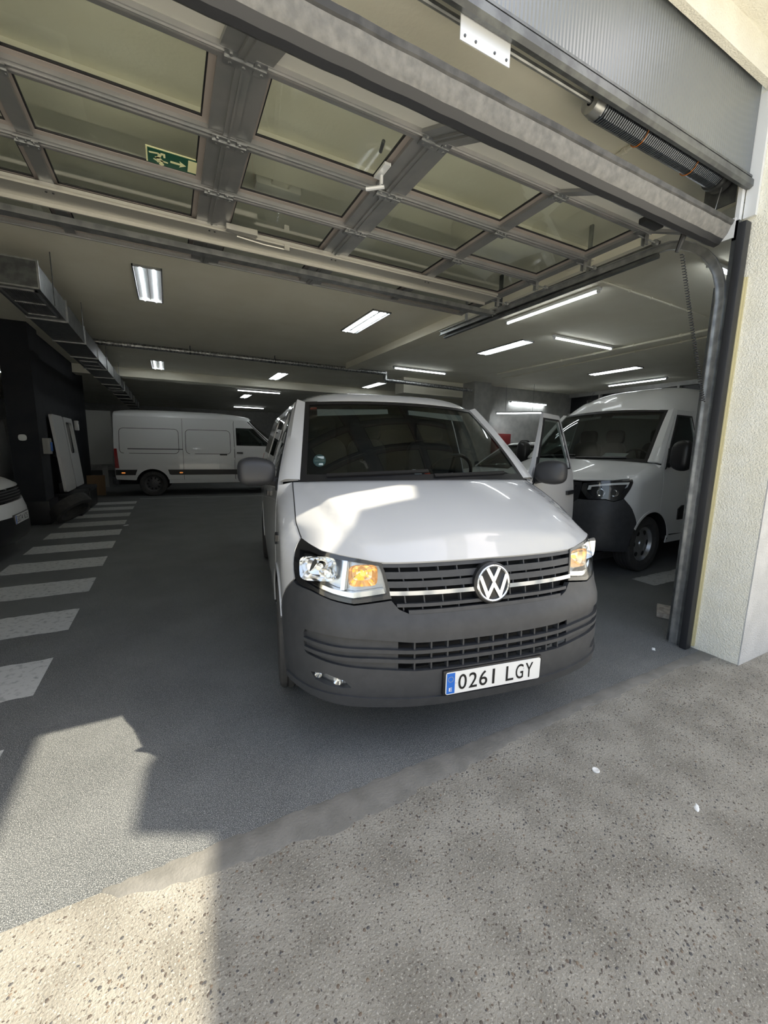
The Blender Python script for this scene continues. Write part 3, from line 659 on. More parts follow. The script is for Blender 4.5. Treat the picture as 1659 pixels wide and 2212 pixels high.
class VanShape:
    """base van surface, stretched to another van's proportions by su (width), zw (height map), vw (length map)"""
    def __init__(s, su=1., zw=None, vw=None):
        s.su = su; idm = [(0, 0), (10, 10)]
        zz = zw or idm; vv = vw or idm
        s.zw = pchip(*zip(*zz)); s.vw = pchip(*zip(*vv)); s.zi = pchip([b for a, b in zz], [a for a, b in zz]); s.vi = pchip([b for a, b in vv], [a for a, b in vv])
        s.CS1 = s._n(1.645, EV(.985))
    def W(s, p): return Vector((p[0]*s.su, s.vw(p[1]), s.zw(p[2])))
    def _n(s, a, z):
        sg = -1 if a < 0 else 1; a = abs(a)
        if a < 1.26:
            U, V_ = _knots(min(max(z, .2), 1.25)); u = _herm(a, U, 1., .02); v = _herm(a, V_, 0., 1.)
        else:
            v = a-.66; u = UZ(z)
            if v > 4.2: u -= .03*((v-4.2)/.7)**2
        if v < 1.0:
            k = (z-(EV(v)-.14))/.14
            if k > 0: u -= .075*min(k, 1.3)**2*min(1, max(0, (v-.3)/.25))
        return (sg*u, v, z)
    def N(s, a, z): return s.W(s._n(a, z))
    def NR(s, a, zr): return s.W(s._n(a, s.zi(zr)))
    def side(s, sg):                       # side surface in real (v, z)
        def f(v, z):
            zb = s.zi(z); vb = s.vi(v)
            if vb >= .6: return s.W(s._n(sg*(vb+.66), zb))
            lo, hi = .6, 1.26
            for _ in range(22):
                md = (lo+hi)/2
                if s._n(md, zb)[1] < vb: lo = md
                else: hi = md
            return s.W(s._n(sg*lo, zb))
        return f
    def _cs(s, q):
        a = 1.097+q*(1.645-1.097); z = 1.05
        for _ in range(5): z = EV(s._n(a, z)[1])
        return np.array(s._n(a, z))
    def hood(s, p, q):
        sg = -1 if p < 0 else 1; p = min(abs(p), 1.); c1 = s.CS1
        Cf = lambda p: np.array(s._n(1.097*p, ZE(1.097*p)))
        Cr = lambda p: np.array((c1[0]*p, .779+(c1[1]-.779)*p**2.2, 1.272+(c1[2]-1.272)*p**3))
        Cc = lambda q: np.array((0, .106+(.779-.106)*q, HQ(q)))
        cs0, cs1 = s._cs(0), s._cs(1)
        P = (1-q)*Cf(p)+q*Cr(p)+(1-p)*Cc(q)+p*s._cs(q)-((1-p)*(1-q)*Cc(0)+p*(1-q)*cs0+(1-p)*q*Cc(1)+p*q*cs1)
        pc = .47+.46*max(q, 0.)**.85
        P[2] += .022*(1-sstep(pc-.008, pc+.04, p))*sstep(0, .12, q)*(1-sstep(.9, 1., q))
        return s.W((sg*P[0], P[1], P[2]))
    def ws(s, p, q):
        a = abs(p); b0 = (.81*p, .779+.179*a**2.2, 1.272-.010*p*p); b1 = (.692*p, 1.454+.131*a**2.2, 1.805-.02*p*p)
        k = .022*4*q*(1-q)
        return s.W((b0[0]+(b1[0]-b0[0])*q, b0[1]+(b1[1]-b0[1])*q-.6*k, b0[2]+(b1[2]-b0[2])*q+.8*k))
    def roof(s, p, q):
        a = abs(p); v0 = 1.454+.131*a**2.2; v = v0+(4.86-v0)*q
        cr = ROOF_CR(v-.13*a**2.2)
        us = .74 if q > .02 else .70+.04*q/.02
        us = .692+(.742-.692)*sstep(0, .05, q)
        return s.W((us*p*(1-.03*max(0, q-.7)), v, 1.787+.018*(1-a*a)*(1-sstep(0, .06, q))+cr*(1-a**5)-.002))
    def arc(s, vc, zc, r, a0, a1, n=14):
        return [(vc+r*math.cos(math.radians(a0+(a1-a0)*k/n)), zc+r*math.sin(math.radians(a0+(a1-a0)*k/n))) for k in range(n+1)]

def inside(p, poly):
    x, y = p; c = False; j = len(poly)-1
    for i in range(len(poly)):
        xi, yi = poly[i]; xj, yj = poly[j]
        if (yi > y) != (yj > y) and x < (xj-xi)*(y-yi)/(yj-yi)+xi: c = not c
        j = i
    return c
def resample(poly, step):
    outp = []
    for i in range(len(poly)):
        a, b = poly[i], poly[(i+1) % len(poly)]; n = max(1, int(math.hypot(b[0]-a[0], b[1]-a[1])/step+.5))
        outp += [(a[0]+(b[0]-a[0])*k/n, a[1]+(b[1]-a[1])*k/n) for k in range(n)]
    return outp
def patch(f, outline, holes=(), step=.05, thick=0., off=0., mb=None, sq=1.):
    """piece of a curved surface f(p, q) cut to a polygon, with optional thickness"""
    if sq != 1.:
        f0 = f; f = lambda p, q: f0(p, q/sq); outline = [(p, q*sq) for p, q in outline]; holes = [[(p, q*sq) for p, q in h] for h in holes]
    loops = [resample(l, step) for l in (outline, *holes)]
    pts = []; ed = []
    for l in loops:
        o = len(pts); pts += l; ed += [(o+i, o+(i+1) % len(l)) for i in range(len(l))]
    xs = [p[0] for p in outline]; ys = [p[1] for p in outline]; nb = len(pts)
    x = min(xs)+step*.5
    B = np.array(pts)
    while x < max(xs):
        y = min(ys)+step*.5
        while y < max(ys):
            if inside((x, y), outline) and not any(inside((x, y), h) for h in holes) and np.min((B[:, 0]-x)**2+(B[:, 1]-y)**2) > (step*.35)**2: pts.append((x, y))
            y += step
        x += step
    r = delaunay_2d_cdt([Vector(p) for p in pts], ed, [], 0, 1e-7)
    vs = [(v.x, v.y) for v in r[0]]; tris = []
    for t in r[2]:
        c = (sum(vs[i][0] for i in t)/len(t), sum(vs[i][1] for i in t)/len(t))
        if inside(c, outline) and not any(inside(c, h) for h in holes): tris.append(tuple(t))
    P3 = []; NR = []; e = 2e-3
    for a, b in vs:
        p = f(a, b); n = (f(a+e, b)-f(a-e, b)).cross(f(a, b+e)-f(a, b-e))
        if n.length < 1e-12: n = Vector((0, 0, 1))
        n.normalize(); ref = p-Vector((0, max(p.y, .95), .8 if p.z < 1.5 else 1.2))
        if n.dot(ref) < 0: n = -n
        P3.append(p); NR.append(n)
    mb = mb or MB(); nv = len(vs)
    if thick:
        cnt = {}
        for t in tris:
            for i in range(3):
                k = (t[i], t[(i+1) % 3]); cnt[k] = cnt.get(k, 0)+1
        bd = [k for k in cnt if (k[1], k[0]) not in cnt]
        mb.add([p+n*off for p, n in zip(P3, NR)]+[p+n*(off-thick) for p, n in zip(P3, NR)],
               tris+[tuple(i+nv for i in t[::-1]) for t in tris]+[(a, b, b+nv, a+nv) for a, b in bd])
    else: mb.add([p+n*off for p, n in zip(P3, NR)], tris)
    return mb
def ribbon(f, path, width, off=.001, thick=.004, n=4):
    """narrow band following a line drawn on a surface"""
    pts = [f(*p) for p in path]; e = 2e-3; vs = []
    for i, (p, q) in enumerate(path):
        nn = (f(p+e, q)-f(p-e, q)).cross(f(p, q+e)-f(p, q-e)).normalized(); P = pts[i]
        if nn.dot(P-Vector((0, max(P.y, .95), .8 if P.z < 1.5 else 1.2))) < 0: nn = -nn
        t = (pts[min(i+1, len(pts)-1)]-pts[max(i-1, 0)]).normalized(); sd = t.cross(nn).normalized()*width/2
        vs += [P-sd+nn*off, P+sd+nn*off, P+sd+nn*(off-thick), P-sd+nn*(off-thick)]
    m = len(path)
    return vs, [(i*4+k, i*4+(k+1) % 4, i*4+4+(k+1) % 4, i*4+4+k) for i in range(m-1) for k in range(4)]+[(3, 2, 1, 0), (m*4-4, m*4-3, m*4-2, m*4-1)]
def line(p0, p1, n): return [(p0[0]+(p1[0]-p0[0])*k/n, p0[1]+(p1[1]-p0[1])*k/n) for k in range(n+1)]
def mir(poly): return [(-a, b) for a, b in poly]
def superell(c, r, e=.55, n=18, m=12, taper=None):
    """rounded block"""
    f = lambda x: math.copysign(abs(x)**e, x); vs = []; fs = []
    for i in range(m+1):
        th = -PI/2+PI*i/m
        for k in range(n):
            ph = 2*PI*k/n; p = [f(math.cos(th))*f(math.cos(ph)), f(math.cos(th))*f(math.sin(ph)), f(math.sin(th))]
            if taper: p = taper(p)
            vs.append((c[0]+r[0]*p[0], c[1]+r[1]*p[1], c[2]+r[2]*p[2]))
    for i in range(m):
        for k in range(n): fs.append((i*n+k, i*n+(k+1) % n, (i+1)*n+(k+1) % n, (i+1)*n+k))
    return vs, fs

# ------------------------------------------------------------------ van materials
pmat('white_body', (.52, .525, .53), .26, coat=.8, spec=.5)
pmat('white_body_plain', (.74, .75, .75), .32, coat=.5)
pmat('bumper_grey', (.034, .036, .040), .48, col2=(.041, .043, .047), nscale=20, bump=.12, bscale=700)
pmat('trim_black', (.012, .012, .013), .35)
pmat('mirror_shell', (.026, .027, .03), .45)
pmat('matt_black', (.009, .009, .010), .8)
pmat('chrome', (.85, .86, .87), .12, 1.0)
pmat('tyre', (.040, .040, .040), .75, col2=(.055, .053, .05), nscale=14)
pmat('rim_silver', (.42, .43, .44), .32, .8)
pmat('rim_dark', (.10, .10, .105), .45, .5)
pmat('amber_lit', (.9, .45, .08), .3, emit=(1, .50, .08), estr=2.2)
pmat('amber', (.55, .22, .04), .25)
pmat('amber_marker', (.7, .22, .05), .3, emit=(1, .35, .08), estr=.5)
pmat('red_lens', (.28, .01, .012), .15, coat=.6)
pmat('dash_grey', (.022, .023, .025), .6)
pmat('seat_cloth', (.035, .036, .038), .9)
pmat('cab_lining', (.34, .345, .33), .8)
pmat('panel_gap', (.03, .03, .03), .8)
pmat('plate_white', (.78, .78, .76), .35)
pmat('plate_blue', (.02, .14, .55), .4)
pmat('plate_black', (.008, .008, .008), .4)
pmat('star_yellow', (.6, .5, .1), .5)
pmat('sticker_green', (.16, .28, .30), .5)
pmat('sticker_pale', (.38, .45, .46), .5)
pmat('sticker_red', (.55, .08, .05), .5)
pmat('paper', (.72, .74, .74), .7)
glassmat('windscreen', (.40, .45, .44), 1.52)
glassmat('side_glass', (.40, .46, .44), 1.45)
glassmat('lens_clear', (.96, .97, .97), 1.45)
pmat('amber_reflector', (.9, .68, .42), .14, .9)
pmat('reflector_dim', (.62, .63, .64), .22, .9)

def wheel(parent, c, r, w_, sgn, style, steer=0.):
    """a wheel; the outside of the rim faces sgn"""
    o = bpy.data.objects.new('wheel', None); COL.objects.link(o); o.parent = parent; o.location = c; o.rotation_euler = (0, 0, steer); o.empty_display_size = .1
    h = w_/2; prof = [(-h*.72, r*.62), (-h*.97, r*.72), (-h, r*.84), (-h*.93, r*.955), (-h*.80, r*.99)]
    for x in (-.55, -.18, .18, .55): prof += [(h*(x-.05), r), (h*(x-.045), r-.008), (h*(x+.045), r-.008), (h*(x+.05), r)]
    prof += [(h*.80, r*.99), (h*.93, r*.955), (h, r*.84), (h*.97, r*.72), (h*.72, r*.62)]
    m = MB(); n = 96; k0 = len(prof); vs = []
    for k in range(n):
        a = 2*PI*k/n
        for i, (x, rr) in enumerate(prof):
            if rr > r*.95 and k % 3 == 0: rr -= .004
            vs.append((x, rr*math.cos(a+x*.5), rr*math.sin(a+x*.5)))
    m.add(vs, [(k*k0+i, k*k0+i+1, ((k+1) % n)*k0+i+1, ((k+1) % n)*k0+i) for k in range(n) for i in range(k0-1)])
    m.build('tyre', 'tyre', o, smooth=25)
    s = sgn; m = MB().lathe([(-s*h*.7, r*.60), (s*h*.62, r*.655), (s*h*.72, r*.64), (s*h*.70, r*.60), (s*h*.35, r*.56), (s*h*.28, r*.50), (s*h*.42, r*.36), (s*h*.48, r*.22), (s*h*.50, r*.10), (s*h*.50, 0)], 40, 'x')
    m.build('rim', 'rim_silver' if style != 'dark' else 'rim_dark', o)
    nh = 6 if style == 'six' else 10
    hole = MB()
    for k in range(nh):
        a0 = 2*PI*k/nh; ring = []; ww = (.30 if style == 'six' else .16)
        for j in range(10):
            t = 2*PI*j/10; rad = r*(.43+.085*math.sin(t)); an = a0+ww*.8*math.cos(t)
            ring.append((s*h*(.48 if rad < r*.42 else .44), rad*math.cos(an), rad*math.sin(an)))
        hole.add(ring, [tuple(range(10))])
    hb = hole.build('vent_slot', 'matt_black', o); hb['kind'] = 'stuff'
    m = MB().lathe([(s*h*.50, r*.15), (s*h*.62, r*.13), (s*h*.64, 0)], 20, 'x'); m.build('hub_cap', 'rim_dark' if style == 'dark' else 'rim_silver', o)
    return o
def seat(parent, x, y, z, w_=.46):
    o = bpy.data.objects.new('seat', None); COL.objects.link(o); o.parent = parent; o.location = (x, y, z)
    MB().add(*superell((0, 0, .06), (w_/2, .25, .09), .4)).build('cushion', 'seat_cloth', o)
    MB().add(*superell((0, .26, .42), (w_/2, .075, .36), .45)).mat(Matrix.Translation((0, .02, 0))).build('backrest', 'seat_cloth', o)
    MB().add(*superell((0, .31, .86), (.135, .05, .105), .5)).build('headrest', 'seat_cloth', o)
    return o
def plate_parts(parent, txt, back, w_=.52, h_=.11):
    """registration plate in the local XZ plane, facing -Y; its parts hang under `parent`"""
    pl = bpy.data.objects.new('number_plate', None); COL.objects.link(pl); pl.parent = parent; pl.empty_display_size = .1
    def pris(poly, y0, y1, name, mat):
        return MB().prism(poly, y0, y1, 1).build(name, mat, pl, smooth=None)
    pris(rrect(-w_/2, -h_/2, w_/2, h_/2, .01), -.003, .0, 'plate_blank', 'plate_white')
    pris([(-w_/2+.004, -h_/2+.004), (-w_/2+.046, -h_/2+.004), (-w_/2+.046, h_/2-.004), (-w_/2+.004, h_/2-.004)], -.0036, -.003, 'country_band', 'plate_blue')
    def txto(t, x, z, hh, ww, mat, bold=.0):
        vs, fs = text_mesh(t, hh, ww, 0., bold)
        MB().add([(x+a, -.0042, z+b) for a, b, c in vs], fs).build('lettering', mat, pl, smooth=None)
    txto('E', -w_/2+.016, -h_/2+.016, .018, .016, 'plate_white', .02)
    m = MB()
    for k in range(12):
        a = 2*PI*k/12; cx_, cz_ = -w_/2+.025+.013*math.cos(a), .02+.013*math.sin(a)
        m.prism([(cx_+.0022*(1 if j % 2 == 0 else .45)*math.sin(j*PI/5), cz_+.0022*(1 if j % 2 == 0 else .45)*math.cos(j*PI/5)) for j in range(10)], -.0042, -.0036, 1)
    st = m.build('star_ring', 'star_yellow', pl, smooth=None); st['kind'] = 'stuff'
    a, b = txt.split(' ')
    x = -w_/2+.064; cw = .044; gp = .0115
    for t in (a, b):
        for ch in t:
            ww = cw if ch != '1' else .013
            txto(ch, x+(cw-ww)/2, -.0385, .077, ww, 'plate_black', .006); x += cw+gp
        x += .036
    return pl
# ------------------------------------------------------------------ generic van
def pset(o, loc=None): 
    if loc: o.location = loc
    return o
def build_van(S, root, D):
    """fills `root` with the parts of a van of shape S; D holds its real dimensions (metres, from its own nose)"""
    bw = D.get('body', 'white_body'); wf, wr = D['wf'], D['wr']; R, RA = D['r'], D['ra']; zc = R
    zs = D['sill']; zr = S.zw(1.80); vb = D['door1']; v0 = D['door0']; vend = S.vw(4.86); st = D.get('step', .06)
    vA, zA = S.vw(.985), S.zw(EV(.985))            # foot of the windscreen pillar
    vT, zT = S.vw(1.60), zr
    belt = D.get('belt', S.zw(1.30)); win_t = D.get('win_t', zr-(zr-belt)*.13)
    # bonnet, roof, windscreen
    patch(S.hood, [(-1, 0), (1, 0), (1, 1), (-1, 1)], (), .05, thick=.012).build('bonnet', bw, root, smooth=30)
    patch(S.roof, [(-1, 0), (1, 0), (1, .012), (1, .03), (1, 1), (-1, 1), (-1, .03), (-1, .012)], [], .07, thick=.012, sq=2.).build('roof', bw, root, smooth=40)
    fr = .055
    ring_in = [(-1+fr, .055), (1-fr, .055), (1-fr, .955), (-1+fr, .955)]
    wso = patch(S.ws, [(-1, .0), (1, .0), (1, 1), (-1, 1)], (), .08, off=-.004).build('windscreen', 'windscreen', root)
    patch(S.ws, [(-1.0, -.01), (1.0, -.01), (1.0, 1.01), (-1.0, 1.01)], [ring_in], .06, off=.002, thick=.003).build('black_border', 'trim_black', wso)
    patch(S.ws, [(-.97, -.03), (.97, -.03), (.97, .0), (-.97, .0)], (), .06, off=-.016, thick=.004).build('cowl', 'trim_black', root)
    for sg in (-1, 1):
        f = S.side(sg)
        # windscreen pillar
        m = MB(); n = 12; prof = []
        for k in range(n+1):
            q = k/n; a = S.ws(sg*1.0, q); b = f(vA+(vT-vA)*q+.035, zA+(zT-zA)*q)
            a2 = S.ws(sg*.985, q); prof.append((a+Vector((0, -.002, .006)), b, (a+b)/2+Vector((sg*.022, -.02, .014)), a2, b+Vector((-sg*.02, .0, 0))))
        vs = [p for r_ in prof for p in (r_[3], r_[0], r_[2], r_[1], r_[4])]
        m.add(vs, [(i*5+k, i*5+(k+1) % 5, i*5+5+(k+1) % 5, i*5+5+k) for i in range(n) for k in range(5)]); m.build('windscreen_pillar', bw, root, smooth=50)
        # front wing
        RAo = RA; a_front = D.get('arch_a', 142); far = (v0-.008-wf)/RA > .97                    # the door starts behind the wheel arch
        a_door = math.degrees(math.asin((zs+.02-zc)/RA)) if far else math.degrees(math.acos((v0-.008-wf)/RA))
        arc1 = S.arc(wf, zc, RA, a_front, a_door)+([(v0-.008, zs+.02)] if far else [])
        hs = []
        for k in range(13):
            c = S.W(S._cs(1-k/12)); hs.append((c.y, c.z))
        tip = D['wing_front']
        outl = arc1+[(v0-.008, zA-.04)]+[h for h in hs if h[0] < v0-.012]+tip
        patch(f, outl, (), .035, thick=.01, off=.0).build('front_wing', bw, root, smooth=40)
        # wing arch lip and liner
        lip = S.arc(wf, zc, RA, a_front+10, 8, 24)
        vs, fs = ribbon(f, lip, .03, .006, .01); MB().add(vs, fs).build('arch_lip', bw, root)
        # front door with its window; origin on the hinge
        hv, hu = v0+.01, f(v0+.01, belt-.1).x
        H_ = Vector((hu, hv, 0)); fd = lambda v, z, f=f, H_=H_: f(v, z)-H_
        def dpatch(outline, holes, step, thick, off, f=f, H_=H_):
            m = patch(f, outline, holes, step, thick=thick, off=off); m.v = [tuple(Vector(p)-H_) for p in m.v]; return m
        a2 = math.degrees(math.acos(min(1, (v0-wf)/(RA+.012))))
        arc2 = [p for p in S.arc(wf, zc, RA+.012, a2, -30, 16) if p[1] > zs+.03] if not far else [(v0, zs+.02)]
        pil = lambda q, d: (vA+(vT-vA)*q+d, zA+(zT-zA)*q)
        outl = arc2+[(vb, zs+.02), (vb, zr-.01), pil(.985, .075), pil(.3, .075), pil(.08, .075), (v0, zA-.045)]
        whole = [pil((belt-zA)/(zT-zA)+.02, .17), (vb-.06, belt+.02), (vb-.06, win_t), pil((win_t-zA)/(zT-zA), .12)]
        dr = dpatch(outl, [whole], .05, .03, .001).build('front_door', bw, root, smooth=40)
        dr.location = H_; ang = D.get('open', {}).get(sg, 0.)
        dr.rotation_euler = (0, 0, ang)
        ring_o = [(whole[0][0]-.05, whole[0][1]-.012), (whole[1][0]+.012, whole[1][1]-.012), (whole[2][0]+.012, whole[2][1]+.012), (whole[3][0]-.025, whole[3][1]+.012)]
        dpatch(ring_o, [whole], .05, .012, .004).build('window_seal', 'trim_black', dr)
        dpatch(whole, (), .1, .0, -.010).build('window_pane', 'side_glass', dr)
        # black corner piece and mirror
        tri = [pil(.0, .085), (whole[0][0]-.03, whole[0][1]-.02), pil((belt-zA)/(zT-zA)+.25, .10)]
        tri = [(v0+.03, belt-.10), (whole[0][0]+.01, belt-.02), (whole[0][0]+.02, belt+.02), pil((belt-zA)/(zT-zA)+.22, .10)]
        dpatch(tri, (), .04, .03, .012).build('mirror_base', 'trim_black', dr)
        mc = Vector(D['mirror']); mc.x *= sg
        def tp(p, sg=sg):
            k = 1-.16*max(0, -p[0]*sg); return (p[0], p[1]*(1-.12*p[2]), p[2]*k)
        mm = superell(mc-H_, D.get('mirror_r', (.10, .065, .085)), .62, 22, 14, tp)
        mo = MB().add(*mm).build('mirror', D.get('mirror_mat', 'mirror_shell'), dr)
        MB().tube([Vector(mc)-H_+Vector((-sg*.06, .0, -.055)), f(v0+.12, belt-.05)-H_+Vector((sg*.0, 0, 0))], [.028, .034], 8).build('mirror_arm', D.get('mirror_mat', 'mirror_shell'), dr)
        zh = belt-.22
        dpatch([(vb-.22, zh), (vb-.05, zh), (vb-.05, zh+.035), (vb-.22, zh+.035)], (), .05, .02, .022).build('door_handle', D.get('handle', 'trim_black'), dr)
        # body side behind the doors
        arc3 = [p for p in S.arc(wr, zc, RA, 200, -20, 26) if p[1] > zs+.02][::-1]
        arc3 = arc3[::-1]
        outl = [(vb+.008, zs+.02)]+arc3+[(vend, zs+.05), (vend, zr), (vb+.008, zr)]
        holes = []
        if D.get('glazed'):
            for a_, b_ in D['glazed']: holes.append(rrect(a_, belt+.02, b_, win_t, .05, 3))
        bs = patch(f, outl, holes, st, thick=.01).build('side_panel', bw, root, smooth=40)
        for h in holes:
            patch(f, h, (), .12, off=-.006).build('window_pane', 'side_glass', bs)
        lip = [p for p in S.arc(wr, zc, RA, 190, -10, 24) if p[1] > zs]
        vs, fs = ribbon(f, lip, .03, .006, .01); MB().add(vs, fs).build('arch_lip', bw, root)
        # sill under the door and panel, roof gutter
        patch(f, [(wf+RA*.96, zs-.07), (wr-RA*.96, zs-.07), (wr-RA*.96, zs+.022), (wf+RA*.96, zs+.022)], (), .08, thick=.012, off=-.004).build('sill', D.get('sill_mat', bw), root)
        for nm, pth in (('panel_gap', line((D.get('slide1', vb+1.12), zs+.03), (D.get('slide1', vb+1.12), zr-.02), 14)), ('slide_rail', line((D.get('slide1', vb+1.12), belt-.12), (min(vend-.15, D.get('slide1', vb+1.12)+1.35), belt-.12), 8))):
            vs, fs = ribbon(f, pth, .008 if nm == 'panel_gap' else .022, .0012, .003); MB().add(vs, fs).build(nm, 'panel_gap', root)
        # wheels and liners
        lx = sg*(D['track']/2-.0)
        for c, stv in ((wf, D.get('steer', 0.)), (wr, 0.)):
            wheel(root, (lx, c, R), R, D.get('tw', .21), sg, D.get('rim', 'ten'), stv)
            m = MB(); pts = S.arc(c, zc, RA*1.0, 176, 4, 20); k_ = len(pts); xo = abs(f(c, zc+RA).x)-.006
            m.add([(sg*xo, p[0], p[1]) for p in pts]+[(sg*(xo-.36), p[0], p[1]) for p in pts], [(i, i+1, i+1+k_, i+k_) for i in range(k_-1)]+[tuple(range(k_, 2*k_))])
            m.build('wheel_arch', 'matt_black', root)
        if 'tail' in D:
            patch(f, [(vend-.10, D['tail'][0]), (vend-.004, D['tail'][0]), (vend-.004, D['tail'][1]), (vend-.07, D['tail'][1])], (), .05, thick=.02, off=.01).build('tail_light', 'red_lens', root)
    # rear end
    fl_, fr_ = S.side(-1), S.side(1); m = MB(); n = 16; vs = []
    zz = [zs+.05+(zr-zs-.05)*k/n for k in range(n+1)]
    top = [S.roof(-1+2*k/12, 1.) for k in range(13)]
    lp = [fl_(vend, z) for z in zz]+top[1:-1]+[fr_(vend, z) for z in zz[::-1]]
    c = Vector((0, vend+.03, (zs+zr)/2)); inner = [p*.0+Vector((p.x*.93, vend+.03, zs+.05+(p.z-zs-.05)*.97+.01)) for p in lp]; k_ = len(lp)
    m.add(lp+inner, [(i, (i+1) % k_, k_+(i+1) % k_, k_+i) for i in range(k_)]+[tuple(range(k_, 2*k_))]); m.build('rear_doors', bw, root, smooth=50)
    m = MB().box((-.004, vend+.029, zs+.1), (.004, vend+.034, zr-.02)); m.build('door_joint', 'panel_gap', root, smooth=None)
    wmax = abs(f(vend-.3, .6).x)
    MB().bbox((-wmax+.02, vend-.06, zs-.08), (wmax-.02, vend+.09, zs+.14), .04).build('rear_bumper', D.get('bumper', 'bumper_grey'), root)
    # floor pan and load bay wall, cab
    wi = wmax-.24
    MB().box((-wi, .55, zs-.10), (wi, vend-.02, zs+.10)).box((-wi*.78, .30, zs-.02), (wi*.78, wf+.1, S.zw(.9))).build('floor_pan', 'matt_black', root, smooth=None)
    vk = vb+.14; m = MB(); zk = [zs+.1, belt, (belt+zr)/2, zr-.02]; lw = [abs(f(vk, z).x)-.015 for z in zk]
    poly = [(-w_, z) for w_, z in zip(lw, zk)]+[(w_, z) for w_, z in zip(lw[::-1], zk[::-1])]
    MB().prism(poly, vk, vk+.02, 1).build('bulkhead', D.get('lining', 'dash_grey'), root, smooth=None)
    wd = S.ws(.96, .0).x; db = S.ws(0, 0)
    m = MB(); K = 14; vs = []
    for k in range(K+1):
        p = -.95+1.9*k/K; b0 = S.ws(p, .0); y1 = db.y+.52
        for t_, z_ in ((.03, -.06), (.035, -.012), (.45, -.002), (.8, -.0), (1., -.06), (.97, -.30)): vs.append((b0.x, b0.y+.012+(y1-b0.y)*t_, db.z+z_-.008*p*p))
        vs += [(b0.x, y1-.12, zs+.35), (b0.x, b0.y+.03, zs+.35)]
    m.add(vs, [(k*8+q_, k*8+(q_+1) % 8, k*8+8+(q_+1) % 8, k*8+8+q_) for k in range(K) for q_ in range(8)]+[tuple(range(8)), tuple(K*8+q_ for q_ in range(8))]); m.build('dashboard', 'dash_grey', root, smooth=40)
    sz = zs+.42
    for x in (-.52, -.12, .48) if D.get('seats', 3) == 3 else (-.42, .42): seat(root, x*S.su, vb-.42, sz, .46 if x != -.12 else .36)
    o = MB(); cs_ = Vector((.46*S.su, db.y+.68, db.z-.02)); q = Quaternion((1, 0, 0), math.radians(-62))
    o.tube([cs_+q @ Vector((.19*math.cos(2*PI*k/28), .19*math.sin(2*PI*k/28), 0)) for k in range(28)], .014, 8, closed=True)
    o.tube([cs_, cs_+q @ Vector((-.18, 0, 0))], .016, 6).tube([cs_, cs_+q @ Vector((.18, 0, 0))], .016, 6).tube([cs_, cs_+q @ Vector((0, -.18, 0))], .016, 6).tube([cs_, cs_+Vector((0, -.25, -.1))], .035, 8)
    o.build('steering_wheel', 'trim_black', root)
    for sg in (-1, 1):
        a, b = S.ws(sg*.86, .93), S.ws(sg*.12, .93); m = MB()
        m.add([a+Vector((0, .05, -.02)), b+Vector((0, .05, -.02)), b+Vector((0, .03, -.055)), a+Vector((0, .03, -.07)), a+Vector((0, .07, -.02)), b+Vector((0, .07, -.02)), b+Vector((0, .05, -.055)), a+Vector((0, .05, -.07))], [(0, 1, 2, 3), (7, 6, 5, 4), (0, 4, 5, 1), (1, 5, 6, 2), (2, 6, 7, 3), (3, 7, 4, 0)])
        m.build('sun_visor', 'cab_lining', root, smooth=None)
    # lining of the windscreen pillars and roof
    m = patch(S.roof, [(-.96, .02), (.96, .02), (.96, .2), (-.96, .2)], (), .1, off=-.04, sq=2.); m.build('headlining', 'cab_lining', root)
    # wipers
    for p0, p1 in (((-.80, .035), (-.02, .075)), ((.02, .03), (.74, .06))):
        vs, fs = ribbon(S.ws, line(p0, p1, 10), .022, .018, .012); MB().add(vs, fs).build('wiper', 'trim_black', root)
    return root
# ------------------------------------------------------------------ the white van in the doorway
VAN_X, VAN_Y = _turn((.5451, 1.8265, 0)).x, _turn((.5451, 1.8265, 0)).y
VAN_YAW = .31634-YAW
vw = thing('panel_van', 'white panel van with grey bumper parked nose out in the garage doorway', 'van', (VAN_X, VAN_Y, 0), VAN_YAW)
SV = VanShape()
HL_OUT = [(1.097, 1.012), (1.055, .925), (1.019, .833), (.986, .811), (.883, .803), (.765, .780), (.654, .766), (.490, .791), (.500, .901), (.512, .948), (.581, .960), (.688, .973), (.818, .985), (.983, .997)]
tipv = [(SV._n(a, z)[1], z) for a, z in ((1.099, 1.008), (1.06, .93), (1.026, .835), (1.03, .822), (1.12, .76), (1.19, .69))]
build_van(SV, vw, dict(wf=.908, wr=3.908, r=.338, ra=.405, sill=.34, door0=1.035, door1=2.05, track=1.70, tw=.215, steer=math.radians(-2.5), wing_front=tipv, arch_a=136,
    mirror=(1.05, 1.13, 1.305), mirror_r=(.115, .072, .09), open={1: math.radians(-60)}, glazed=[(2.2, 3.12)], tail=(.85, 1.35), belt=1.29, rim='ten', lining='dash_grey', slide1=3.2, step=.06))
# bumper: one moulding with openings for the lower grille, the fog lamps
arch_s = lambda z: 1.26+(.908-math.sqrt(max(.001, .408**2-(z-.338)**2))-.6)
side = [(arch_s(z), z) for z in (.30, .38, .46, .54, .60)]
half = [(0, .283), (.5, .290), (.90, .30), (1.1, .30)]+side+[(1.19, .685), (1.12, .75), (1.03, .815), (1.0, .803), (.883, .796), (.765, .773), (.654, .758), (.56, .772), (.493, .782), (.462, .742), (.42, .724), (.3, .722), (0, .722)]
out_b = half+mir(half)[::-1][1:-1]
lg_half = [(0, .462), (.39, .463), (.574, .475), (.80, .490), (.925, .499), (.944, .512), (.947, .595), (.935, .615), (.80, .622), (.611, .617), (.394, .597), (0, .592)]
lg = lg_half+mir(lg_half)[::-1][1:-1]
fog = [(.901, .416), (.872, .386), (.80, .377), (.732, .374), (.678, .384), (.709, .415), (.80, .432)]
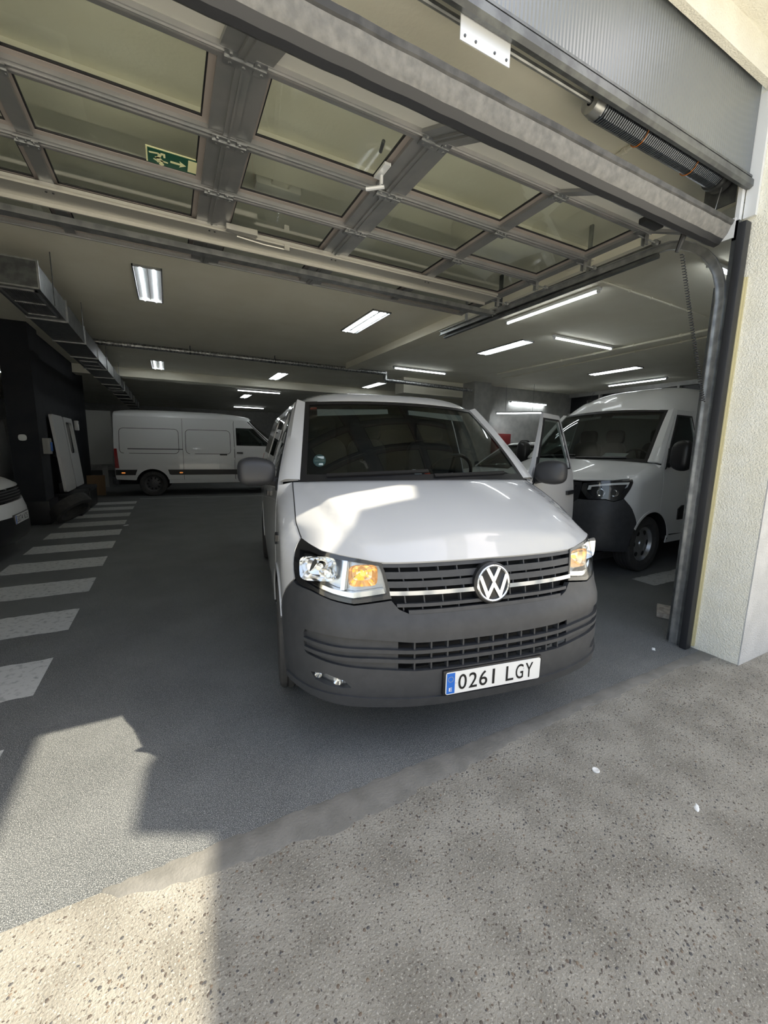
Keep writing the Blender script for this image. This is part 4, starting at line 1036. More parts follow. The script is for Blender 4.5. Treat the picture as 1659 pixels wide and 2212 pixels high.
bmp = patch(SV.N, out_b, [lg, fog, mir(fog)], .03, thick=.028).build('front_bumper', 'bumper_grey', vw, smooth=28)
# lower grille: dark backing, closed ends, two long bars, short uprights
c_in = [(-.475, .455), (.475, .455), (.475, .605), (-.475, .605)]
patch(SV.N, [(-.6, .45), (.6, .45), (.6, .63), (-.6, .63)], (), .08, off=-.075).build('grille_backing', 'matt_black', bmp)
for sg in (-1, 1):
    e = [(sg*a, b) for a, b in ((.475, .458), (.60, .468), (.80, .484), (.955, .498), (.955, .622), (.80, .630), (.60, .624), (.475, .612))]
    patch(SV.N, e, (), .04, thick=.008, off=-.016).build('grille_end', 'bumper_grey', bmp)
for zl, zh in ((.545, .562), (.502, .519)):
    hb_ = [(-.95, zl+.010), (-.6, zl+.008), (-.4, zl-.002), (0, zl-.005), (.4, zl-.002), (.6, zl+.008), (.95, zl+.010)]
    ht_ = [(a, b+.017) for a, b in hb_]
    patch(SV.N, hb_+ht_[::-1], (), .04, thick=.034, off=.001).build('grille_bar', 'bumper_grey', bmp, smooth=50)
up = None
for k in range(11):
    s_ = -.40+.08*k
    patch(SV.N, [(s_-.004, .458), (s_+.004, .458), (s_+.004, .605), (s_-.004, .605)], (), .08, thick=.03, off=-.010).build('grille_upright', 'bumper_grey', bmp)
lp_ = [(0, .283), (.5, .290), (.90, .30), (1.1, .305), (1.1, .335), (.90, .338), (.70, .345), (.5, .333), (0, .326)]
patch(SV.N, lp_+mir(lp_)[::-1][1:-1], (), .05, thick=.012, off=.010).build('bumper_lip', 'bumper_grey', bmp, smooth=50)
for sg in (-1, 1):
    fl_o = bpy.data.objects.new('fog_lamp', None); COL.objects.link(fl_o); fl_o.parent = vw
    fg = [(sg*a, b) for a, b in fog]
    patch(SV.N, [(sg*.91, .37), (sg*.66, .37), (sg*.66, .44), (sg*.91, .44)], (), .04, off=-.035).build('fog_backing', 'reflector_dim', fl_o)
    inner = [(sg*a, b) for a, b in ((.885, .41), (.865, .392), (.80, .383), (.735, .381), (.70, .388), (.715, .409), (.80, .424))]
    patch(SV.N, inner, (), .03, off=-.012).build('fog_lens', 'lens_clear', fl_o)
    c = SV.N(sg*.74, .40); c2 = SV.N(sg*.85, .405)
    for cc_, rr in ((c, .024), (c2, .018)):
        q = Vector((sg*.35, -.9, 0)).normalized().to_track_quat('Z', 'Y'); m = MB().lathe([(-.04, .004), (-.03, rr*.6), (-.008, rr)], 16, 'z'); m.mat(Matrix.Translation(cc_+Vector((0, .012, 0))) @ q.to_matrix().to_4x4()); m.build('fog_reflector', 'chrome', fl_o)
# upper grille
gr_half = [(0, .716), (.44, .718), (.47, .742), (.496, .785), (.503, .90), (.510, .942), (.3, .944), (0, .944)]
gr = patch(SV.N, gr_half+mir(gr_half)[::-1][1:-1], (), .05, off=-.052).build('grille', 'matt_black', vw)
patch(SV.N, [(-.507, .928), (.507, .928), (.510, .945), (-.510, .945)], (), .05, thick=.03, off=-.008).build('grille_bar', 'bumper_grey', gr)
for zl, zh, w0, d in ((.877, .908, .503, -.006), (.838, .866, .50, -.004), (.752, .767, .47, -.002), (.722, .739, .42, .002)):
    patch(SV.N, [(-w0, zl), (w0, zl), (w0, zh), (-w0, zh)], (), .04, thick=.035, off=d).build('grille_bar', 'bumper_grey', gr, smooth=50)
patch(SV.N, [(-.495, .805), (.495, .805), (.496, .824), (-.496, .824)], (), .025, thick=.03, off=.006).build('chrome_strip', 'chrome', gr, smooth=50)
for (z0, z1, ph) in ((.905, .932, .02), (.86, .88, .05), (.818, .842, .08), (.765, .808, .03), (.737, .755, .0)):
    for k in range(10):
        s_ = -.44+ph*.4+.09*k
        if abs(s_) < .09: continue
        patch(SV.N, [(s_-.003, z0), (s_+.003, z0), (s_+.003, z1), (s_-.003, z1)], (), .05, thick=.028, off=-.014).build('grille_upright', 'bumper_grey', gr)
# round emblem
em = bpy.data.objects.new('emblem', None); COL.objects.link(em); em.parent = vw; em.location = (0, .062, .838); em.rotation_euler = (math.radians(-8), 0, 0)
RE = .090
MB().lathe([(.04, RE*1.12), (.0, RE*1.10), (-.004, RE*1.02), (-.004, 0)], 48, 'y').build('emblem_base', 'trim_black', em)
MB().lathe([(-.003, RE), (-.012, RE*.985), (-.015, RE*.93), (-.012, RE*.865), (-.003, RE*.85)], 56, 'y').build('emblem_ring', 'chrome', em)
def stroke(pts, w_):
    """polyline with mitred corners as a closed polygon"""
    P = [Vector(p) for p in pts]; L = []; Rr = []
    for i, p in enumerate(P):
        a = (P[i]-P[i-1]).normalized() if i else None; b = (P[i+1]-P[i]).normalized() if i < len(P)-1 else None
        a = a or b; b = b or a; na, nb_ = Vector((-a.y, a.x)), Vector((-b.y, b.x)); n = (na+nb_).normalized(); k = (w_/2)/max(.3, n.dot(na)); L.append(p+n*k); Rr.append(p-n*k)
    return L, Rr
def stroke_solid(pts, w_, name):
    L, Rr = stroke(pts, w_); m = MB(); n = len(L); y0, y1 = -.004*0-.003, -.0135
    vs = [(p.x*RE, y0, p.y*RE) for p in L]+[(p.x*RE, y0, p.y*RE) for p in Rr]+[(p.x*RE*.995, y1, p.y*RE) for p in L]+[(p.x*RE*.995, y1, p.y*RE) for p in Rr]
    fs = []
    for i in range(n-1): fs += [(2*n+i, 2*n+i+1, 3*n+i+1, 3*n+i), (i, 2*n+i, 2*n+i+1, i+1), (n+i, n+i+1, 3*n+i+1, 3*n+i)]
    fs += [(0, n, 3*n, 2*n), (n-1, 2*n-1, 4*n-1, 3*n-1)]
    return m.add(vs, fs).build(name, 'chrome', em, smooth=None)
stroke_solid([(-.37, .82), (0, .13), (.37, .82)], .19, 'emblem_upper_letter')
stroke_solid([(-.79, .42), (-.375, -.66), (0, .0), (.375, -.66), (.79, .42)], .19, 'emblem_lower_letter')
# registration plate on its holder
MB().bbox((-.272, .0, .335), (.272, .045, .457), .008).build('plate_holder', 'trim_black', vw)
pl = plate_parts(vw, '0261 LGY', None); pl.location = (0, -.002, .3945)
m = MB()
for x, z in ((-.205, .0), (.165, .012)): 
    MB().lathe([(-.0045, .0055), (-.006, .0045), (-.006, 0)], 10, 'y', (x, 0, z)).build('plate_screw', 'white_plastic', pl)
# headlamps
for sg in (-1, 1):
    hl = bpy.data.objects.new('headlamp', None); COL.objects.link(hl); hl.parent = vw
    o_ = [(sg*a, b) for a, b in HL_OUT]
    inn = [(sg*a, b) for a, b in ((1.03, .965), (1.0, .925), (.965, .842), (.883, .818), (.765, .796), (.658, .783), (.507, .805), (.515, .901), (.525, .935), (.60, .946), (.70, .957), (.82, .966), (.94, .972))]
    patch(SV.N, o_, (), .035, off=.003).build('lens', 'lens_clear', hl)
    patch(SV.N, o_, [inn], .03, thick=.05, off=-.003).build('bezel', 'trim_black', hl)
    patch(SV.N, o_, (), .05, off=-.075).build('lamp_back', 'reflector_dim' if 'reflector_dim' in MATS else 'trim_black', hl)
    P = lambda a, z, d: SV.N(sg*a, z)+Vector((-sg*.35*d, .93*d, 0))
    # chrome shelf along the bottom and a divider
    patch(SV.N, [(sg*a, b) for a, b in ((.515, .812), (.658, .789), (.765, .802), (.89, .825), (.965, .85), (.95, .862), (.89, .842), (.765, .822), (.658, .812), (.52, .832))], (), .03, thick=.05, off=-.018).build('chrome_shelf', 'chrome', hl)
    patch(SV.N, [(sg*a, b) for a, b in ((.700, .82), (.722, .82), (.70, .955), (.678, .955))], (), .03, thick=.05, off=-.02).build('divider', 'chrome', hl)
    for (a, z, rr, mt, nm) in ((.845, .900, .066, 'chrome', 'main_reflector'), (.605, .888, .056, 'amber_reflector', 'indicator_reflector')):
        c = P(a, z, .012); nrm = (SV.N(sg*(a+.01), z)-SV.N(sg*(a-.01), z)).cross(Vector((0, 0, 1)))
        if nrm.y > 0: nrm = -nrm
        dirv = (nrm.normalized()*.5+Vector((0, -1, 0))*.5).normalized(); q = dirv.to_track_quat('Z', 'Y').to_matrix().to_4x4()
        m = MB()                                   # squarish faceted bowl
        prf = [(-.062, .15), (-.056, .4), (-.042, .7), (-.02, .9), (.0, 1.)]; nn = 20; vs = []
        for h_, k_ in prf:
            for j in range(nn):
                t_ = 2*PI*j/nn; e_ = .45+.4*(1-k_); cx_, sx_ = math.cos(t_), math.sin(t_)
                vs.append((rr*(1.35 if nm == 'main_reflector' else 1.2)*k_*math.copysign(abs(cx_)**e_, cx_), rr*.92*k_*math.copysign(abs(sx_)**e_, sx_), h_))
        m.add(vs, [(i_*nn+j, i_*nn+(j+1) % nn, i_*nn+nn+(j+1) % nn, i_*nn+nn+j) for i_ in range(4) for j in range(nn)]+[tuple(range(nn))])
        m.mat(Matrix.Translation(c) @ q); m.build(nm, mt if mt in MATS else 'chrome', hl, smooth=12)
        if nm == 'indicator_reflector':
            m = MB().add(*superell((0, 0, 0), (.011, .011, .016), 1., 10, 8)); m.mat(Matrix.Translation(c+dirv*-.03) @ q); m.build('indicator_bulb', 'amber_lit', hl)
        else:
            m = MB().lathe([(-.05, .014), (-.02, .016), (-.012, .012), (-.012, 0)], 14, 'z'); m.mat(Matrix.Translation(c) @ q); m.build('bulb_shield', 'chrome', hl)
    patch(SV.N, [(sg*a, b) for a, b in ((.94, .86), (1.0, .93), (1.025, .96), (.94, .965), (.90, .94))], (), .03, thick=.02, off=-.03).build('side_trim', 'trim_black', hl)
# dark side marker on the wing, stickers, bonnet gap lines
for sg in (-1, 1):
    f = SV.side(sg)
    patch(f, [(.80, .925), (.845, .90), (.862, .955), (.83, .975), (.80, .962)], (), .03, thick=.02, off=.014).build('side_marker', 'trim_black', vw)
    vs, fs = ribbon(SV.hood, [(sg*(.995), q) for q in [k/20 for k in range(21)]], .006, .0015, .004); MB().add(vs, fs).build('panel_gap', 'panel_gap', vw)
vs, fs = ribbon(SV.ws, [(-.60+.052*math.cos(2*PI*k/24), .23+.062*math.sin(2*PI*k/24)) for k in range(25)], .002, -.003, .001)
def disc_patch(p, q, rp, rq, name, mat, off, par):
    patch(SV.ws, [(p+rp*math.cos(2*PI*k/24), q+rq*math.sin(2*PI*k/24)) for k in range(24)], (), .03, off=off).build(name, mat, par)
wsc = [o for o in vw.children if o.name.startswith('windscreen') and 'pillar' not in o.name][0]
disc_patch(-.854, .205, .048, .066, 'round_sticker', 'sticker_green', -.005, wsc)
for q_, h_, w_ in ((.235, .013, .045), (.20, .010, .05), (.165, .010, .035)):
    patch(SV.ws, [(-.854-w_*.75, q_-h_), (-.854+w_*.75, q_-h_), (-.854+w_*.75, q_+h_), (-.854-w_*.75, q_+h_)], (), .05, off=-.0042).build('sticker_print', 'sticker_pale', wsc)
patch(SV.ws, [(-.935, .88), (-.875, .88), (-.875, .915), (-.935, .915)], (), .05, off=-.0045).build('red_sticker', 'sticker_red', wsc)
# leaflet lying on the dashboard
lf = thing('leaflet', 'glossy red and black printed leaflet on the van dashboard', 'leaflet', (vw.matrix_basis @ Vector((.0, .925, 1.302))), VAN_YAW+.1)
lf.rotation_euler = (math.radians(38), 0, VAN_YAW+.1)
MB().box((-.075, -.035, 0), (.075, .045, .002)).build('sheet', 'plate_black', lf, smooth=None)
MB().prism([(-.07, -.03), (-.03, -.03), (-.045, .04), (-.07, .04)], .002, .0026).prism([(-.035, .0), (-.02, -.03), (-.015, .01), (-.03, .035)], .002, .0026).build('white_print', 'paper', lf, smooth=None)
MB().prism([(.0, -.02), (.03, -.03), (.05, .0), (.03, .03), (.01, .02)], .002, .0026).build('red_print', 'sticker_red', lf, smooth=None)
# ------------------------------------------------------------------ the other vehicles: proportions
SR = VanShape(1.087, [(.18,.24),(.30,.34),(.55,.60),(.72,.84),(.80,.90),(.95,1.12),(1.05,1.18),(1.25,1.33),(1.30,1.38),(1.785,2.0),(1.80,2.02),(1.955,2.46),(1.97,2.52)],
              [(0,0),(.3,.27),(.6,.55),(.779,.72),(.985,.93),(1.454,1.38),(1.60,1.52),(2.05,1.98),(4.86,5.0)])
SS = VanShape(1.06, [(.18,.25),(.30,.33),(.72,.80),(.95,1.06),(1.05,1.14),(1.25,1.36),(1.30,1.42),(1.785,2.14),(1.80,2.18),(1.955,2.40),(1.97,2.44)],
              [(0,0),(.6,.62),(.779,1.0),(.985,1.28),(1.454,1.95),(1.60,2.1),(2.05,2.5),(4.86,5.55)])
SA = VanShape(.95, [(.18,.18),(.30,.26),(.72,.66),(.95,.88),(1.05,.95),(1.25,1.08),(1.30,1.12),(1.785,1.62),(1.80,1.64),(1.955,1.8),(1.97,1.83)],
              [(0,0),(.6,.6),(.779,.95),(.985,1.2),(1.454,1.75),(1.6,1.95),(2.05,2.35),(4.86,4.3)])
SCc = VanShape(.93, [(.18,.18),(.30,.24),(.72,.62),(.95,.82),(1.05,.90),(1.25,1.05),(1.30,1.09),(1.785,1.54),(1.80,1.56),(1.955,1.68),(1.97,1.71)],
              [(0,0),(.6,.65),(.779,1.0),(.985,1.2),(1.454,1.75),(1.6,1.95),(2.05,2.5),(4.86,4.1)])
SPR = ((4.31, 13.62, 0), math.radians(85)); CA = ((-1.72, 6.75, 0), math.radians(90)); CC = ((5.2, 6.8, 0), math.radians(-90)); CBk = ((-7.5, 9.25, 0), math.radians(-90))
vz = lambda S, a, z: (lambda p: (p.y, p.z))(S.N(a, z))
def nose(S, root, hl, bump_top, bump_bot=.285, grille=None, lamp='clear', bump_mat='bumper_grey', arch=None, plate=None, plate_z=.40):
    """front end of a parked vehicle: bumper moulding, grille, headlamps"""
    half = [(0, bump_bot), (.9, bump_bot+.01), (1.12, bump_bot+.01)]+arch+bump_top
    patch(S.N, half+mir(half)[::-1][1:-1], (), .06, thick=.03).build('front_bumper', bump_mat, root, smooth=35)
    if grille:
        g = patch(S.N, grille+mir(grille)[::-1][1:-1], (), .06, off=-.02).build('grille', 'matt_black', root)
        z0, z1 = min(b for a, b in grille), max(b for a, b in grille); w0 = min(a for a, b in grille if a > .2)*.96
        for k in range(4):
            z = z0+(z1-z0)*(k+.6)/4.4
            patch(S.N, [(-w0, z), (w0, z), (w0, z+.012), (-w0, z+.012)], (), .08, thick=.02, off=.0).build('grille_bar', 'trim_black', g)
    for sg in (-1, 1):
        h = bpy.data.objects.new('headlamp', None); COL.objects.link(h); h.parent = root
        o = [(sg*a, b) for a, b in hl]; c = (sum(a for a, b in o)/len(o), sum(b for a, b in o)/len(o))
        inn = [(c[0]+(a-c[0])*.82, c[1]+(b-c[1])*.70) for a, b in o]
        patch(S.N, o, (), .05, off=.004).build('lens', 'lens_clear' if lamp == 'clear' else 'lamp_smoke', h)
        patch(S.N, o, [inn], .04, thick=.04, off=.0).build('bezel', 'trim_black', h)
        patch(S.N, o, (), .06, off=-.05).build('lamp_back', 'trim_black', h)
        if lamp == 'clear':
            # light guide along the top and the outer end, two lamp bowls
            patch(S.N, [(c[0]+(a-c[0])*.80, c[1]+(b-c[1])*.62) for a, b in o if abs(a) > .2 and b > c[1]-.02]+[(c[0]+(a-c[0])*.70, c[1]+(b-c[1])*.40) for a, b in o[::-1] if b > c[1]-.02], (), .03, thick=.02, off=-.01).build('light_guide', 'lamp_white', h)
            for da, rr in ((-.10, .052), (.06, .048)):
                P = S.N(c[0]+sg*da, c[1]-.02); nd = (P-Vector((0, .9, P.z))).normalized(); nd.z = 0
                m = MB().lathe([(-.05, .008), (-.04, rr*.5), (-.02, rr*.85), (.0, rr)], 14, 'z'); m.mat(Matrix.Translation(P-nd*.02) @ nd.to_track_quat('Z', 'Y').to_matrix().to_4x4()); m.build('lamp_bowl', 'chrome', h, smooth=15)
    if plate:
        pl_ = plate_parts(root, plate, None); P = S.NR(0, plate_z); pl_.location = (0, P.y-.012, plate_z)
        MB().bbox((-.27, P.y-.012, plate_z-.06), (.27, P.y+.03, plate_z+.06), .006).build('plate_holder', 'trim_black', root)
glassmat('lamp_smoke', (.10, .11, .12), 1.5)
def arch_line(S, wf, R, RA, zl):
    """front edge of the wheel arch as (s, z) in base units, for the bumper end"""
    o = []
    for z in zl:
        v = wf-math.sqrt(max(1e-4, RA*RA-(z-R)**2)); vb_ = S.vi(v); zb = S.zi(z)
        if vb_ >= .6: s_ = vb_+.66
        else:
            lo, hi = .6, 1.26
            for _ in range(22):
                md = (lo+hi)/2
                if S._n(md, zb)[1] < vb_: lo = md
                else: hi = md
            s_ = lo
        o.append((s_, zb))
    return o
# tall white van parked at right angles, beyond the doorway pillar
rn = thing('cargo_van', 'tall white cargo van with black bumper parked behind the doorway pillar', 'van', (4.229, 3.803, 0), -1.522)
HLR = [(.499, .869), (.506, .918), (.72, .955), (.95, .985), (1.125, .998), (1.07, .92), (.97, .83), (.862, .798), (.80, .81), (.772, .816), (.592, .801)]
build_van(SR, rn, dict(body='white_body_plain', wf=.842, wr=4.024, r=.345, ra=.425, sill=.40, door0=1.0, door1=1.98, track=1.76, tw=.225, arch_a=138, rim='six', steer=.0,
    wing_front=[vz(SR, a, z) for a, z in ((1.13, .99), (1.075, .915), (.98, .825), (1.07, .74), (1.162, .64), (1.19, .615))],
    mirror=(1.17, 1.05, 1.43), mirror_r=(.11, .08, .18), mirror_mat='trim_black', belt=1.36, win_t=1.93, tail=(.9, 1.5), slide1=3.1, step=.1, lining='cab_lining', seats=3, sill_mat='white_body_plain'))
nose(SR, rn, HLR, [(1.185, .618), (1.155, .645), (1.06, .745), (.975, .822), (.862, .790), (.80, .80), (.772, .808), (.592, .793), (.49, .79), (.45, .72), (0, .70)], .25,
     [(0, .705), (.44, .725), (.485, .80), (.49, .90), (.48, .93), (0, .93)], arch=arch_line(SR, .842, .345, .43, (.36, .45, .55, .62)))
for sg in (-1, 1):
    f = SR.side(sg)
    patch(f, [(1.42, .62), (3.4, .62), (3.4, .80), (1.50, .80), (1.42, .76)], (), .08, thick=.02, off=.012).build('rubbing_strip', 'trim_black', rn)
patch(SR.N, [(-.5, .36), (.5, .36), (.5, .52), (-.5, .52)], (), .06, off=.002).build('lower_intake', 'matt_black', rn)
P = SR.roof(-.55, .06); MB().add(*superell((P.x, P.y, P.z+.012), (.02, .06, .025), .8, 12, 8)).build('aerial_base', 'trim_black', rn)
MB().tube([P+Vector((0, 0, .02)), P+Vector((0, .10, .16))], .004, 6).build('aerial', 'trim_black', rn)
dsh = rn.matrix_basis @ Vector((.38, SR.ws(0, 0).y+.28, SR.ws(0, 0).z+.045))
pp = thing('paper_sheet', 'white paper sheet lying on the cargo van dashboard', 'paper', dsh, -1.2)
pp.rotation_euler = (math.radians(24), 0, -1.45); MB().box((-.15, -.11, 0), (.15, .11, .003)).build('sheet', 'paper', pp, smooth=None)
# long white van parked sideways across the back
sp = thing('long_van', 'long white van with black side stripe parked sideways across the garage', 'van', SPR[0], SPR[1])
build_van(SS, sp, dict(body='white_body_plain', wf=1.005, wr=4.67, r=.345, ra=.425, sill=.42, door0=1.36, door1=2.5, track=1.74, tw=.225, arch_a=140, rim='dark',
    wing_front=[vz(SS, a, z) for a, z in ((1.099, 1.008), (1.06, .93), (1.026, .835), (1.12, .76), (1.19, .69))],
    mirror=(1.15, 1.4, 1.5), mirror_r=(.10, .08, .15), mirror_mat='trim_black', belt=1.42, win_t=1.93, tail=(.78, 1.30), slide1=3.88, step=.1, seats=3, lining='dash_grey'))
nose(SS, sp, HL_OUT, [(1.19, .685), (1.12, .75), (1.03, .815), (.883, .796), (.654, .759), (.49, .724), (0, .722)], .25, [(0, .73), (.40, .73), (.48, .79), (.49, .90), (.5, .94), (0, .94)], arch=arch_line(SS, 1.005, .345, .43, (.36, .45, .55, .62)))
for sg in (-1, 1):
    f = SS.side(sg)
    patch(f, [(1.55, .585), (4.2, .585), (4.245, .60), (4.28, .735), (1.45, .735)], (), .1, thick=.015, off=.008).build('side_stripe', 'trim_black', sp)
    patch(f, [(5.08, .585), (5.54, .585), (5.54, .735), (5.03, .735)], (), .1, thick=.015, off=.008).build('side_stripe', 'trim_black', sp)
    for v in (2.25, 3.95, 5.36):
        patch(f, rrect(v-.045, .63, v+.045, .665, .015, 2), (), .05, thick=.012, off=.02).build('side_marker_lamp', 'amber_marker', sp)
    for v in (2.72, ):
        patch(f, rrect(v, 1.14, v+.2, 1.175, .01, 2), (), .08, thick=.02, off=.025).build('door_handle', 'trim_black', sp)
    vs, fs = ribbon(f, line((2.52, .45), (2.52, 2.1), 10), .008, .0012, .003); MB().add(vs, fs).build('panel_gap', 'panel_gap', sp)
    for a_, b_ in ((2.62, 3.80), (3.98, 5.42)):
        rr = rrect(a_, 1.18, b_, 1.86, .10, 4); vs, fs = ribbon(f, resample(rr+[rr[0]], .12)[:-1], .012, .001, .004); MB().add(vs, fs).build('swage_line', 'panel_gap', sp)
# small vans in the dark bay and behind the cargo van
ca = thing('delivery_van', 'small white delivery van with dark headlamps nosing out by the zebra stripes', 'van', CA[0], CA[1])
build_van(SA, ca, dict(body='white_body_plain', wf=.86, wr=3.55, r=.31, ra=.36, sill=.32, door0=1.24, door1=2.3, track=1.56, tw=.2, arch_a=140,
    wing_front=[vz(SA, a, z) for a, z in ((1.099, 1.008), (1.06, .93), (1.026, .835), (1.12, .76), (1.19, .69))], mirror=(1.0, 1.4, 1.16), mirror_r=(.09, .06, .08), tail=(.8, 1.3), step=.12, seats=2, slide1=3.2))
nose(SA, ca, [(1.097, 1.005), (1.03, .87), (.9, .85), (.70, .83), (.56, .86), (.60, .94), (.8, .985)], [(1.19, .685), (1.12, .75), (1.03, .815), (.883, .80), (.654, .78), (.49, .77), (0, .77)], .25,
     [(0, .78), (.5, .78), (.56, .86), (.55, .93), (0, .93)], lamp='dark', bump_mat='white_body_plain', arch=arch_line(SA, .86, .31, .365, (.28, .36, .45, .52)), plate='3074 NDS', plate_z=.50)
lo_ = [(0, .26), (.9, .27), (1.05, .28), (1.05, .56), (.9, .60), (.5, .60), (0, .60)]
patch(SA.N, lo_+mir(lo_)[::-1][1:-1], (), .08, thick=.012, off=.008).build('lower_bumper', 'trim_black', ca)
cb2 = thing('white_van', 'white van standing behind the black column with red tail lamp showing', 'van', CBk[0], CBk[1])
build_van(VanShape(.9), cb2, dict(body='white_body_plain', wf=.908, wr=3.4, r=.338, ra=.405, sill=.34, door0=1.035, door1=2.05, track=1.44, wing_front=tipv, arch_a=136,
    mirror=(.95, 1.13, 1.305), tail=(.80, 1.35), belt=1.29, step=.14, slide1=3.2))
nose(VanShape(.9), cb2, HL_OUT, [(1.19, .685), (1.12, .75), (1.03, .815), (.883, .796), (.654, .759), (.49, .724), (0, .722)], .285, [(0, .73), (.40, .73), (.48, .79), (.49, .90), (.5, .94), (0, .94)], arch=arch_line(VanShape(.9), .908, .338, .408, (.34, .46, .54, .60)))
sc_ = thing('small_car', 'small white car with roof aerial parked behind the tall cargo van', 'car', CC[0], CC[1])
build_van(SCc, sc_, dict(body='white_body_plain', wf=.86, wr=3.35, r=.31, ra=.36, sill=.30, door0=1.26, door1=2.4, track=1.5, tw=.2, arch_a=140,
    wing_front=[vz(SCc, a, z) for a, z in ((1.099, 1.008), (1.06, .93), (1.026, .835), (1.12, .76), (1.19, .69))], mirror=(.98, 1.4, 1.1), mirror_r=(.09, .06, .07), tail=(.8, 1.1), glazed=[(2.5, 3.4)], step=.12, seats=2, slide1=3.45))
nose(SCc, sc_, HL_OUT, [(1.19, .685), (1.12, .75), (1.03, .815), (.883, .796), (.654, .759), (.49, .724), (0, .722)], .285, [(0, .73), (.40, .73), (.48, .79), (.49, .90), (.5, .94), (0, .94)], arch=arch_line(SCc, .86, .31, .365, (.26, .36, .45, .52)))
P = SCc.roof(.1, .1); MB().tube([P, P+Vector((0, .16, .16))], .006, 6).build('aerial', 'trim_black', sc_)

# ------------------------------------------------------------------ things standing about
ty = thing('loose_tyre', 'worn black tyre leaning against the black column plinth', 'tyre', (-1.62, 9.1, 0), 0)
m = MB(); r, h = .33, .1; prof = [(-h*.7, r*.6), (-h, r*.72), (-h, r*.86), (-h*.85, r*.97), (-h*.4, r), (0, r*.985), (h*.4, r), (h*.85, r*.97), (h, r*.86), (h, r*.72), (h*.7, r*.6), (0, r*.56)]
m.lathe(prof, 48, 'x', closed=True); o = m.build('carcass', 'tyre', ty)
an = math.radians(48); o.rotation_euler = (0, an, math.radians(-30)); o.location = (0, 0, r*math.cos(an)+h*math.sin(an)-.004)
# two removed van doors leaning by the partition
def spare_door(x, y, lean, label, back):
    t = thing('spare_door', label, 'van door', (x, y, .46), math.radians(-90))
    S0 = lambda a, b: Vector((a, -.03*(b/1.9)**2, b))
    m = MB(); poly = rrect(-.45, 0.02, .45, 1.52, .06, 3); hole = rrect(-.32, .75, .32, 1.42, .08, 3) if back else None
    q = Matrix.Rotation(lean, 4, 'X')
    m = patch(S0, poly, [hole] if hole else (), .12, thick=.05); m.mat(q); m.build('door_skin', 'white_body_plain', t)
    if back:
        MB().prism(rrect(-.34, .10, .34, .68, .05, 2), -.055, -.04, 1).mat(q).build('inner_panel', 'trim_black', t); MB().prism(rrect(-.32, .75, .32, 1.42, .05, 2), -.03, -.02, 1).mat(q).build('window_pane', 'side_glass', t)
    else:
        MB().prism(rrect(-.45, .02, .45, .2, .02, 2), -.062, .0, 1).mat(q).build('lower_trim', 'trim_black', t)
        MB().prism(rrect(.18, .70, .32, .78, .02, 2), -.09, -.04, 1).mat(q).build('lock_handle', 'trim_black', t)
    return t
spare_door(-1.86, 10.4, math.radians(4), 'removed white van door with black lower trim leaning beside the black column', False)
spare_door(-1.88, 11.5, math.radians(4), 'removed white van door showing its hollow inside, leaning by the cardboard', True)
for y, lb in ((10.4, 'black crate under the removed door with black trim'), (11.5, 'black crate under the hollow removed door')):
    t = thing('storage_crate', lb, 'crate', (-1.80, y, 0)); MB().bbox((-.22, -.48, 0), (.2, .48, .40), .02).build('crate_body', 'black_plastic', t); MB().bbox((-.23, -.50, .38), (.21, .50, .46), .012).build('crate_rim', 'black_plastic', t)
cbx = thing('cardboard_sheet', 'brown cardboard sheet standing against the dark partition', 'cardboard', (-2.02, 13.65, 0))
MB().box((-.02, -.01, 0), (.40, .01, .56)).mat(Matrix.Rotation(math.radians(-6), 4, 'X')).build('large_sheet', 'cardboard', cbx, smooth=None)
MB().box((.0, -.03, .0), (.24, -.02, .42)).mat(Matrix.Rotation(math.radians(-8), 4, 'X')).build('small_sheet', 'cardboard', cbx, smooth=None)
scam = thing('wall_camera', 'small white security camera on the black partition', 'camera', (-2.05, 12.8, 1.86))
MB().bbox((0, -.05, -.12), (.09, .05, .12), .02).build('camera_body', 'white_plastic', scam); MB().lathe([(.09, .03), (.10, .025), (.10, 0)], 14, 'x', (0, 0, .06)).build('camera_eye', 'black_plastic', scam)
nt_ = tag(MB().add(*superell((0, 0, 0), (.06, .015, .055), .7, 10, 6)).build('paper_note', 'paper', loc=(-2.20, 9.135, 1.52)), 'crumpled white paper stuck to the black column', 'paper')
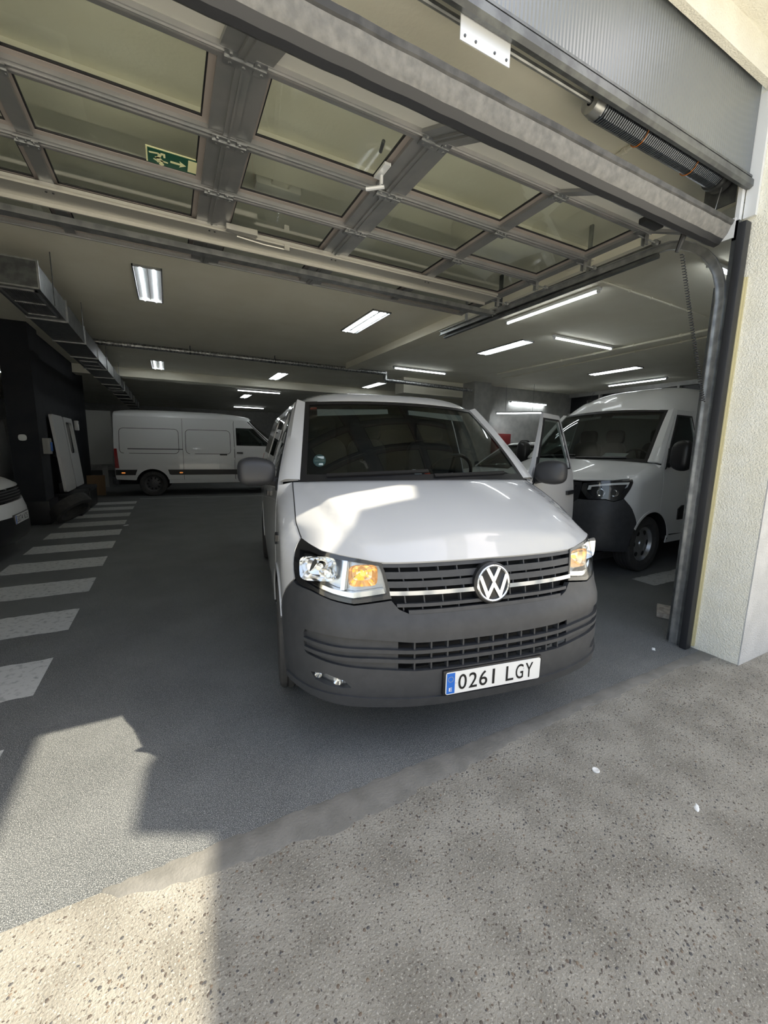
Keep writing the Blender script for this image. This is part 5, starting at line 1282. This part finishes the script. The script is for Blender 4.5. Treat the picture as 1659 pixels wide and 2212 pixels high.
bxc = thing('switch_box', 'beige switch box fixed to the side of the black column', 'box', (-1.98, 9.4, 1.38))
MB().bbox((0, -.09, -.14), (.10, .09, .14), .01).build('case', 'cab_lining', bxc); MB().bbox((.10, -.02, -.09), (.115, .07, .07), .004).build('cover', 'plate_blue', bxc)
rc = thing('hose_cabinet', 'red fire hose cabinet on the speckled back wall', 'cabinet', (9.55, 10.295, 1.55))
MB().bbox((-.32, -.22, -.40), (.32, -.002, .40), .015).build('cabinet_case', 'red_paint', rc); MB().bbox((-.27, -.235, -.34), (.27, -.21, .34), .008).build('cabinet_door', 'red_paint', rc)
wp = struct(MB().box((-2.9, 16.0, .75), (-1.6, 16.1, 2.45)).box((-2.9, 16.05, 0), (-2.6, 16.12, .75)).box((-1.95, 16.05, 0), (-1.8, 16.12, .75)).build('wall_board', 'cab_lining', smooth=None))
stn = tag(MB().bbox((-.13, -.10, 0), (.15, .10, .045), .012).build('stone_block', 'stone', loc=(3.97, 1.93, 0), rot=(0, 0, .5)), 'broken pale stone slab on the floor behind the door track', 'stone')
P = px(1287, 1664, 0); tag(MB().lathe([(0, .017), (.004, .016), (.005, .013), (.003, .010), (.003, 0)], 18, 'z').build('bottle_cap', 'white_plastic', loc=P), 'flattened pale bottle cap lying on the pavement', 'bottle cap')
for i, (x, y, s_, lb) in enumerate(((272, 1135, .05, 'white scrap of paper beside the zebra stripes'), (1412, 1402, .03, 'white plaster crumb on the floor by the pillar foot'), (1505, 1745, .022, 'torn white paper streak on the pavement'))):
    P = px(x, y, 0); m = MB(); rnd = random.Random(i)
    ring = [(s_*(1+rnd.uniform(-.3, .3))*math.cos(k*PI/4), s_*.45*(1+rnd.uniform(-.3, .3))*math.sin(k*PI/4)) for k in range(8)]
    m.add([(a, b, 0) for a, b in ring]+[(a*.5, b*.5, s_*.18) for a, b in ring], [(k, (k+1) % 8, 8+(k+1) % 8, 8+k) for k in range(8)]+[tuple(range(8, 16))])
    tag(m.build('paper_scrap' if i != 1 else 'plaster_crumb', 'paper', loc=P, rot=(0, 0, .6)), lb, 'litter')
